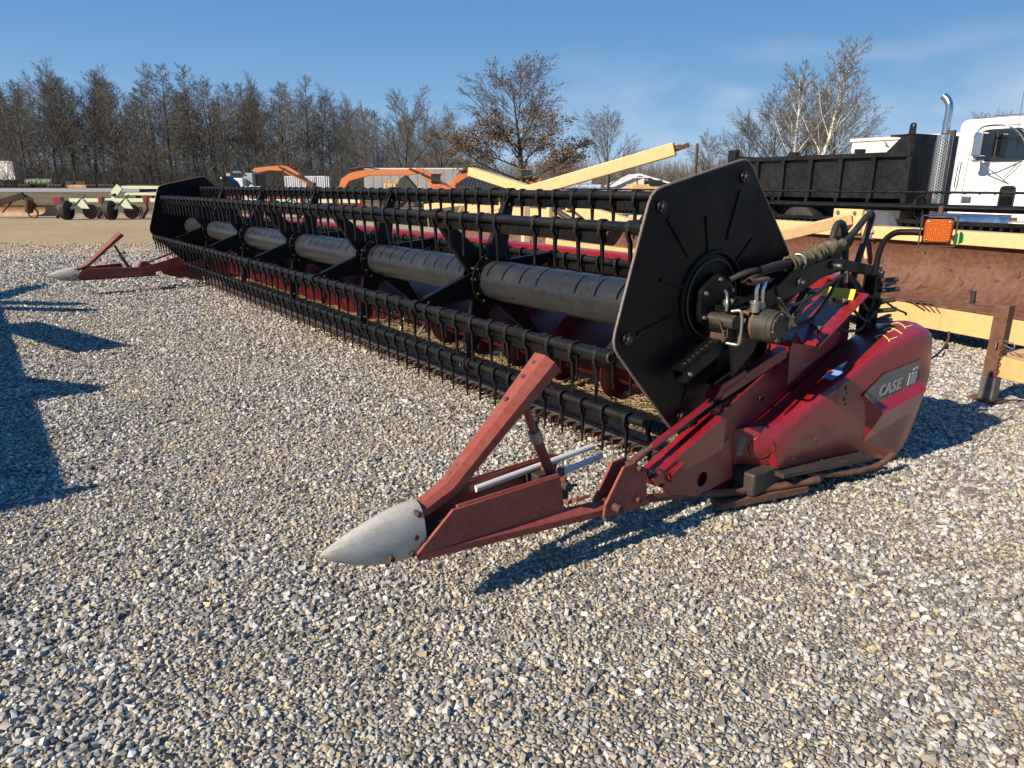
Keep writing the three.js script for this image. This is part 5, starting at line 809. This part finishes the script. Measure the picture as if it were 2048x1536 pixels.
  { const T = thing('white_roof_house', 'white gabled metal building behind the yellow machine', 'building'); const d = 95; const L = V3(13.541, 0.875, -95.000), R = V3(22.612, 0.875, -95.000); poly(T, 'gable_wall', 95.00, [[13.981, -0.205], [13.909, 1.507], [16.607, 2.638], [18.895, 1.507], [18.993, -0.205]], .3, M.whiteOld); mesh('roof', extr([[13.260, 1.317], [16.598, 2.826], [22.324, 1.254], [22.336, 1.065], [16.611, 2.575], [13.268, 1.128]], 9).translate(0, 0, -d - 8.5), M.white, T); box(T, 'side_wall', 95.50, 19.093, -0.214, 22.313, 1.190, 6, M.whiteOld, .03); box(T, 'door', 94.95, 15.687, -0.204, 16.406, 1.254, .2, M.grey, .01); }
  { const T = thing('yellow_loader', 'old yellow wheel loader with open cab behind the reel', 'loader'); const d = 44; box(T, 'body', 44.00, 7.257, 0.976, 9.298, 1.503, 2, M.tan, .08); box(T, 'cab_roof', 44.00, 7.519, 1.838, 8.486, 1.911, 1.6, M.whiteOld, .03); for (const x of [7.607, 8.094, 8.459]) box(T, 'cab_post', d, x - .03, 1.474, x + .03, 1.853, .12, M.iron, .01); box(T, 'engine_cover', 43.90, 8.312, 1.416, 9.142, 1.736, 1.8, M.glassDark, .06); const y = gh(0, -d); for (const x of [7.637, 9.006]) { wheel(T, x, y + .6, -d - .1, .6, .45); wheel(T, x, y + .6, -d - 1.9, .6, .45); } }
  { const T = thing('yellow_grader', 'yellow grader with guard rails in front of grey trailer', 'grader'); const d = 46; box(T, 'frame', 46.00, -8.091, 1.075, -5.693, 1.320, .5, M.tan, .04); box(T, 'engine', 46.00, -8.148, 1.197, -7.369, 1.534, 1.4, M.tan, .06); for (const x of [-8.016, -7.635, -7.253]) box(T, 'rail_post', d, x, 1.320, x + .07, 1.869, .1, M.tan, .01); box(T, 'rail', 46.00, -8.063, 1.625, -7.108, 1.686, .1, M.tan, .01); const y = gh(0, -d); for (const x of [-7.921, -7.285, -5.853]) { wheel(T, x, y + .55, -d - .1, .55, .4); } }
  { const T = thing('blue_car', 'small blue car roof between shed and white building', 'car'); const d = 70, p = V3(6.827, 1.133, -70.000), y = gh(0, -d); mesh('body', new RoundedBoxGeometry(3.6, .6, 1.7, 2, .2).translate(p.x, y + .6, -d), M.blueWhite, T); mesh('roof', new RoundedBoxGeometry(1.8, .5, 1.5, 2, .18).translate(p.x, y + 1.1, -d), M.blueWhite, T); for (const x of [-1.1, 1.1]) wheel(T, p.x + x, y + .32, -d + .75, .32, .2); }
  for (const [p, d, lab] of [[V3(15.142, 4.642, -60.000), 60, 'weathered wooden utility pole beside the small bare tree'], [V3(8.846, 2.595, -66.000), 66, 'thin grey pole standing by the white building'], [V3(-22.669, 4.743, -88.000), 88, 'slim dark pole at the edge of the wood']]) { const T = thing('utility_pole', lab, 'pole'), y = gh(0, -d); mesh('shaft', rod(V3(p.x, y - .2, -d), p, d > 62 ? .07 : .13, 10, d > 62 ? .05 : .1), M.rustDark, T); mesh('cap', new THREE.CylinderGeometry(.11, .13, .1, 10).translate(p.x, p.y, p.z), M.iron, T); }
}
console.log('yard');
// ------------------------------------------------------------------ trees
const barkM = (c, k) => paint(c, { dust: c.map(v => v * 1.7), dustAmt: .6, rough: .95, k, rep: .5 });
const TM = { bark: barkM([.058, .05, .041], 100), twig: barkM([.092, .08, .064], 102), twigGrey: barkM([.12, .112, .096], 104), syc: barkM([.52, .49, .43], 106), leaf: new THREE.MeshPhysicalMaterial({ color: new THREE.Color().setRGB(.15, .082, .036), roughness: .9, transmission: 0, side: THREE.DoubleSide }), leaf2: new THREE.MeshPhysicalMaterial({ color: new THREE.Color().setRGB(.13, .12, .05), roughness: .9, side: THREE.DoubleSide }) };
class Segs { constructor() { this.P = []; this.N = []; this.I = []; }
  add(p, q, r0, r1) { const d = q.clone().sub(p).normalize(); let x = Math.abs(d.y) < .9 ? V3(0, 1, 0).cross(d) : V3(1, 0, 0).cross(d); x.normalize(); const y = d.clone().cross(x), b = this.P.length / 3, n = r0 > .09 ? 6 : 3;
    for (let k = 0; k < n; k++) { const t = k / n * Math.PI * 2, c = Math.cos(t), s = Math.sin(t), nx = x.x * c + y.x * s, ny = x.y * c + y.y * s, nz = x.z * c + y.z * s; this.P.push(p.x + nx * r0, p.y + ny * r0, p.z + nz * r0, q.x + nx * r1, q.y + ny * r1, q.z + nz * r1); this.N.push(nx, ny, nz, nx, ny, nz); }
    for (let k = 0; k < n; k++) { const a = b + k * 2, c = b + ((k + 1) % n) * 2; this.I.push(a, c, a + 1, c, c + 1, a + 1); } }
  geo() { const g = new THREE.BufferGeometry(); g.setAttribute('position', new THREE.Float32BufferAttribute(this.P, 3)); g.setAttribute('normal', new THREE.Float32BufferAttribute(this.N, 3)); g.setIndex(this.I); return g; } }
function grow(o, r, out, p, dir, len, rad, lvl, tips) {
  const n = [9, 6, 3, 2, 1][lvl] , L = o.lv; let d = dir.clone(), q = p.clone(), rr = rad; const kids = o.kids[lvl] || 0, end = lvl === 0 ? Math.max(o.min, rad * .12) : Math.max(o.min, rad * .3); const nodes = [q.clone()], dirs = [d.clone()];
  for (let i = 0; i < n; i++) { d.add(V3((r() - .5), (r() - .5) * .6, (r() - .5)).multiplyScalar(o.wob[lvl])); d.y += o.trop[lvl]; d.normalize(); const e = q.clone().addScaledVector(d, len / n), r1 = mix(rad, end, (i + 1) / n); out[lvl <= o.trunkLv ? 0 : 1].add(q, e, rr, r1); q = e; rr = r1; nodes.push(q.clone()); dirs.push(d.clone()); }
  if (lvl >= L - 1) { tips.push(q.clone()); return; }
  for (let k = 0; k < kids; k++) {
    const t = o.start[lvl] + (1 - o.start[lvl]) * ((k + r() * .9) / kids), s = Math.min(.9999, t) * n, i = Math.floor(s), b = nodes[i].clone().lerp(nodes[i + 1], s - i), dd = dirs[Math.min(i + 1, n)];
    const az = k * 2.4 + r() * 1.4, x = (Math.abs(dd.y) < .95 ? V3(0, 1, 0).cross(dd) : V3(1, 0, 0).cross(dd)).normalize(), y = dd.clone().cross(x), an = o.ang[lvl] * (.75 + .5 * r()) * (lvl === 0 ? mix(1.12, .6, t) : 1);
    const cd = dd.clone().multiplyScalar(Math.cos(an)).addScaledVector(x, Math.sin(an) * Math.cos(az)).addScaledVector(y, Math.sin(an) * Math.sin(az)).normalize();
    const prof = lvl === 0 ? o.prof(t) : mix(1.05, .5, t); const cl = len * o.ratio[lvl] * prof * (.75 + .5 * r());
    grow(o, r, out, b, cd, cl, Math.max(o.min, mix(rad, end, t) * (o.rr ? o.rr[lvl] : .45)), lvl + 1, tips);
  }
}
const KIND = {
  cypress: { lv: 4, kids: [50, 10, 4], start: [.12, .12, .1], ang: [1.15, .75, .6], ratio: [.2, .46, .48], wob: [.05, .16, .25, .3], trop: [.02, .035, .02, 0], min: .0165, trunkLv: 0, prof: t => .25 + 1.15 * Math.pow(1 - t, .75), rr: [.3, .5, .6] },
  slim: { lv: 4, kids: [38, 11, 4], start: [.22, .12, .1], ang: [.75, .6, .55], ratio: [.25, .5, .48], wob: [.12, .2, .25, .3], trop: [.05, .05, .03, 0], min: .0165, trunkLv: 0, prof: t => .45 + .95 * (1 - t), rr: [.35, .5, .6] },
  oak: { lv: 5, kids: [24, 11, 8, 4], start: [.13, .2, .15, .1], ang: [1.2, .62, .6, .6], ratio: [.60, .50, .46, .45], wob: [.10, .18, .22, .25, .3], trop: [.04, .06, .03, .01, 0], min: .011, trunkLv: 1, prof: t => .34 + .72 * Math.sqrt(1 - t), rr: [.42, .45, .5, .6] },
  vase: { lv: 5, kids: [19, 10, 8, 4], start: [.10, .22, .15, .1], ang: [.88, .5, .55, .6], ratio: [.70, .48, .46, .42], wob: [.10, .14, .2, .25, .3], trop: [.05, .05, .03, .01, 0], min: .011, trunkLv: 1, prof: t => .45 + .6 * Math.sqrt(1 - t), rr: [.5, .45, .5, .6] },
};
function treeGeo(kind, h, rad, seed, over = {}) { const o = { ...KIND[kind], ...over }, r = rng(seed), out = [new Segs(), new Segs()], tips = []; grow(o, r, out, V3(0, -.15, 0), V3((r() - .5) * .06, 1, (r() - .5) * .06).normalize(), h, rad, 0, tips); return { trunk: boxUV(out[0].geo()), crown: boxUV(out[1].geo()), tips, h }; }
function plantTree(G, name, label, group, x, z, sc, turn, mt, mc, wide = 1) {
  const T = thing(name, label, 'tree', [x, gh(x, z), z], turn, group); const tr = new THREE.Mesh(G.trunk, mt), cr = new THREE.Mesh(G.crown, mc); tr.name = 'trunk'; cr.name = 'crown'; for (const m of [tr, cr]) { m.castShadow = m.receiveShadow = true; m.scale.set(sc * wide, sc, sc * wide); T.add(m); } return T;
}
{
  const r = rng(77); const cyp = [1, 2, 3, 4, 5].map(s => treeGeo('cypress', 18, .19, s * 13 + 5)), slim = [1, 2, 3, 4].map(s => treeGeo('slim', 18, .17, s * 17 + 3));
  const front = [[-80.8, 13.5], [-77.9, 13.4], [-75.9, 13.8], [-73.8, 13.7], [-71.8, 14.3], [-69.5, 14.8], [-67.8, 15.6], [-65.7, 15.8], [-63.5, 16.0], [-61.2, 15.2], [-59.4, 14.8], [-55.7, 17.6, 1], [-57.7, 13.9], [-53.2, 14.3], [-50.7, 16.7], [-49.0, 17.1], [-47.1, 16.0], [-45.1, 14.8], [-43.1, 14.3], [-41.2, 14.9], [-39.3, 14.1], [-37.4, 14.3], [-35.4, 14.7], [-33.3, 14.3], [-31.9, 16.0, 1], [-29.9, 13.7], [-27.5, 12.8], [-25.6, 11.4], [-23.6, 11.9], [-21.6, 10.8], [-10.3, 9.9], [-7.6, 8.8]];
  for (const [x, h, spire] of front) { const z = -106 - r() * 10; const c = spire || r() < .55, G = c ? cyp[Math.floor(r() * 5)] : slim[Math.floor(r() * 4)];
    plantTree(G, 'bare_tree', spire ? (x < -42 ? 'tall bare spire shaped tree rising above the wood behind cultivator' : 'pointed bare tree rising above the wood behind orange excavator')   : (c ? 'narrow cone crowned bare tree along the front edge of wood' : 'loose crowned bare tree along the front edge of wood'), spire ? undefined : 'bare trees of the wood', x, z, h / 18, r() * 6.3, TM.bark, r() < .5 ? TM.twig : TM.twigGrey, spire ? 1.0 : 1.1 + r() * .35); }
  for (let k = 0; k < 58; k++) { const z = -118 - r() * 34, x = (-.75 + k * .0114 + (r() - .5) * .0085) * -z; const q = x / -z; const h = -z * (q < -.638 ? .114 : q < -.528 ? .126 : q < -.28 ? .119 : .119 - (q + .28) * .2) - -z * r() * .025 + .6; const c2 = r() < .35, G = c2 ? cyp[Math.floor(r() * 5)] : slim[Math.floor(r() * 4)]; plantTree(G, 'bare_tree', c2 ? 'narrow cone crowned bare tree deeper inside the wood' : 'loose crowned bare tree deeper inside the wood', 'bare trees of the wood', x, z, h / 18, r() * 6.3, TM.bark, r() < .5 ? TM.twig : TM.twigGrey, 1.15 + r() * .4); }
  { // brambles and saplings under the wood
    const S = new Segs(); for (let i = 0; i < 24000; i++) { const z = -100 - Math.pow(r(), .8) * 50, x = (-.77 + r() * .74) * -z, h = (1 + 6.5 * r() * r()) * (1 + .5 * fbm(x / 30, .3, 9, 3, 7)); let p = V3(x, gh(x, z), z); const dir = V3((r() - .5) * .7, 1, (r() - .5) * .7).normalize(); const q = p.clone().addScaledVector(dir, h * .6), e = q.clone().add(V3((r() - .5) * h * .5, h * .4 * (r() - .1), (r() - .5) * h * .3)); S.add(p, q, .022, .016); S.add(q, e, .016, .01); }
    const m = mesh('undergrowth', S.geo(), TM.twig); m.userData = { kind: 'stuff', label: 'tangled brown brambles and saplings under the bare wood' };
  }
  // far tree belt behind the right of the yard
  { const S = new Segs(); for (let i = 0; i < 9000; i++) { const z = -210 - r() * 60, x = (-.085 + r() * .9) * -z, h = 2.5 + 4.2 * r() * (1 + .6 * fbm(x / 60, .7, 9, 3, 9)); const p = V3(x, gh(x, z), z), q = p.clone().add(V3((r() - .5) * 2.2, h * .65, (r() - .5))), e = q.clone().add(V3((r() - .5) * 2.4, h * .4, 0)); S.add(p, q, .06, .045); S.add(q, e, .045, .02); } const m = mesh('far_tree_belt', S.geo(), TM.twigGrey); m.userData = { kind: 'stuff', label: 'hazy grey belt of far bare trees behind the buildings' }; }
  console.log('wood');
  const single = (G, name, label, x, h, z, mt, mc, turn, wide = 1) => { let top = 0; for (const p of [G.crown.attributes.position, G.trunk.attributes.position]) for (let i = 0; i < p.count; i++) top = Math.max(top, p.getY(i)); return plantTree(G, name, label, undefined, x, z, h / top, turn, mt, mc, wide); };
  const oakG = treeGeo('oak', 11, .30, 21), vaseG = treeGeo('vase', 10, .26, 33), vaseH = treeGeo('vase', 10, .26, 58), vaseK = treeGeo('vase', 10, .24, 91), sycG = treeGeo('oak', 14, .26, 64, { kids: [20, 9, 7, 4], ratio: [.36, .5, .46, .45], ang: [.62, .6, .6, .6], trunkLv: 1, min: .014, prof: t => .5 + .8 * (1 - t), wob: [.16, .22, .25, .25, .3] }), sycH = treeGeo('oak', 13, .24, 71, { kids: [18, 9, 7, 4], ratio: [.38, .5, .46, .45], ang: [.7, .6, .6, .6], trunkLv: 1, min: .014, prof: t => .5 + .8 * (1 - t), wob: [.18, .22, .25, .25, .3] });
  const oak = single(oakG, 'oak_tree', 'large oak holding dead brown leaves on its lower branches', 0.8, 11.1, -58, TM.bark, TM.twig, 1.1, 1.22);
  { // marcescent leaves
    const sc = oak.children[0].scale, P = [], I = []; const lr = rng(12); let top = 0; for (const t of oakG.tips) top = Math.max(top, t.y);
    for (const t of oakG.tips) { const k = t.y / top, prob = mix(1, .03, step(.36, .66, k)); const nL = lr() < prob * .95 ? 3 + Math.floor(lr() * 4) : 0; for (let i = 0; i < nL; i++) { const c = V3(t.x + (lr() - .5) * .7, t.y + (lr() - .5) * .5 - .1, t.z + (lr() - .5) * .7), a = V3(lr() - .5, lr() - .5, lr() - .5).normalize(), b = a.clone().cross(V3(lr() - .5, lr() - .5, lr() - .5)).normalize(), s = .055 + .06 * lr(); const o = P.length / 3; for (const [x, y] of [[-1, 0], [0, -.6], [1.1, 0], [0, .6]]) { const v = c.clone().addScaledVector(a, x * s).addScaledVector(b, y * s); P.push(v.x, v.y, v.z); } I.push(o, o + 1, o + 2, o, o + 2, o + 3); } }
    const g = new THREE.BufferGeometry(); g.setAttribute('position', new THREE.Float32BufferAttribute(P, 3)); g.setIndex(I); g.computeVertexNormals(); const m = mesh('leaves', g, TM.leaf, oak); m.scale.copy(sc); m.userData.kind = 'stuff'; console.log('leaves', I.length / 3);
  }
  single(vaseG, 'bare_tree', 'broad bare tree with fan of limbs behind the grey trailer', -12.5, 11.5, -84, TM.bark, TM.twig, .4, 1.2);
  single(vaseH, 'bare_tree', 'smaller rounded bare tree right beside the fan limbed tree', -8.9, 9.9, -90, TM.bark, TM.twigGrey, 2.2, 1.25);
  single(vaseK, 'bare_tree', 'round headed bare tree between oak and raised tan tongue', 9.8, 8.6, -74, TM.bark, TM.twigGrey, .9, 1.2);
  single(vaseH, 'bare_tree', 'round bare tree beside the utility pole behind black bed', 19.7, 6.4, -72, TM.bark, TM.twigGrey, 4.0, 1.15);
  single(sycG, 'sycamore_tree', 'tall white barked sycamore above the white tipper body', 26.7, 13.1, -64, TM.syc, TM.twigGrey, .3, 1.1);
  single(sycH, 'sycamore_tree', 'shorter white barked sycamore behind the black dump bed', 25.3, 11.6, -66, TM.syc, TM.twigGrey, 2.6, 1.15);
  for (const [x, h, z, s] of [[25.6, 10.5, -72, 1], [31.9, 10.3, -72, 2], [25.0, 8.3, -76, 3], [30.3, 9.5, -76, 4]]) single([vaseG, vaseK, vaseH, vaseG][s - 1], 'bare_tree', 'brown twiggy tree clustered behind the two white sycamores', x, h, z, TM.bark, TM.twig, s * 1.3, 1.1).userData.group = 'twiggy trees behind the sycamores';
  single(vaseK, 'bare_tree', 'bare tree top showing between exhaust stack and white cab', 38.6, 7.1, -60, TM.bark, TM.twigGrey, 3.1, 1.1);
  single(vaseG, 'bare_tree', 'bare tree standing directly behind the white cab roof', 45.7, 7.2, -62, TM.bark, TM.twigGrey, 5.1, 1.1);
  for (const [x, h, z] of [[21.0, 3.2, -110], [28.8, 2.7, -130], [16.7, 3.9, -105], [7.3, 3.9, -100]]) single(vaseH, 'bare_tree', 'small bare tree beside the white gabled building', x, h, z, TM.bark, TM.twigGrey, x, 1.2).userData.group = 'small trees by the white building';
}
console.log('trees');
renderer.render(scene, camera);
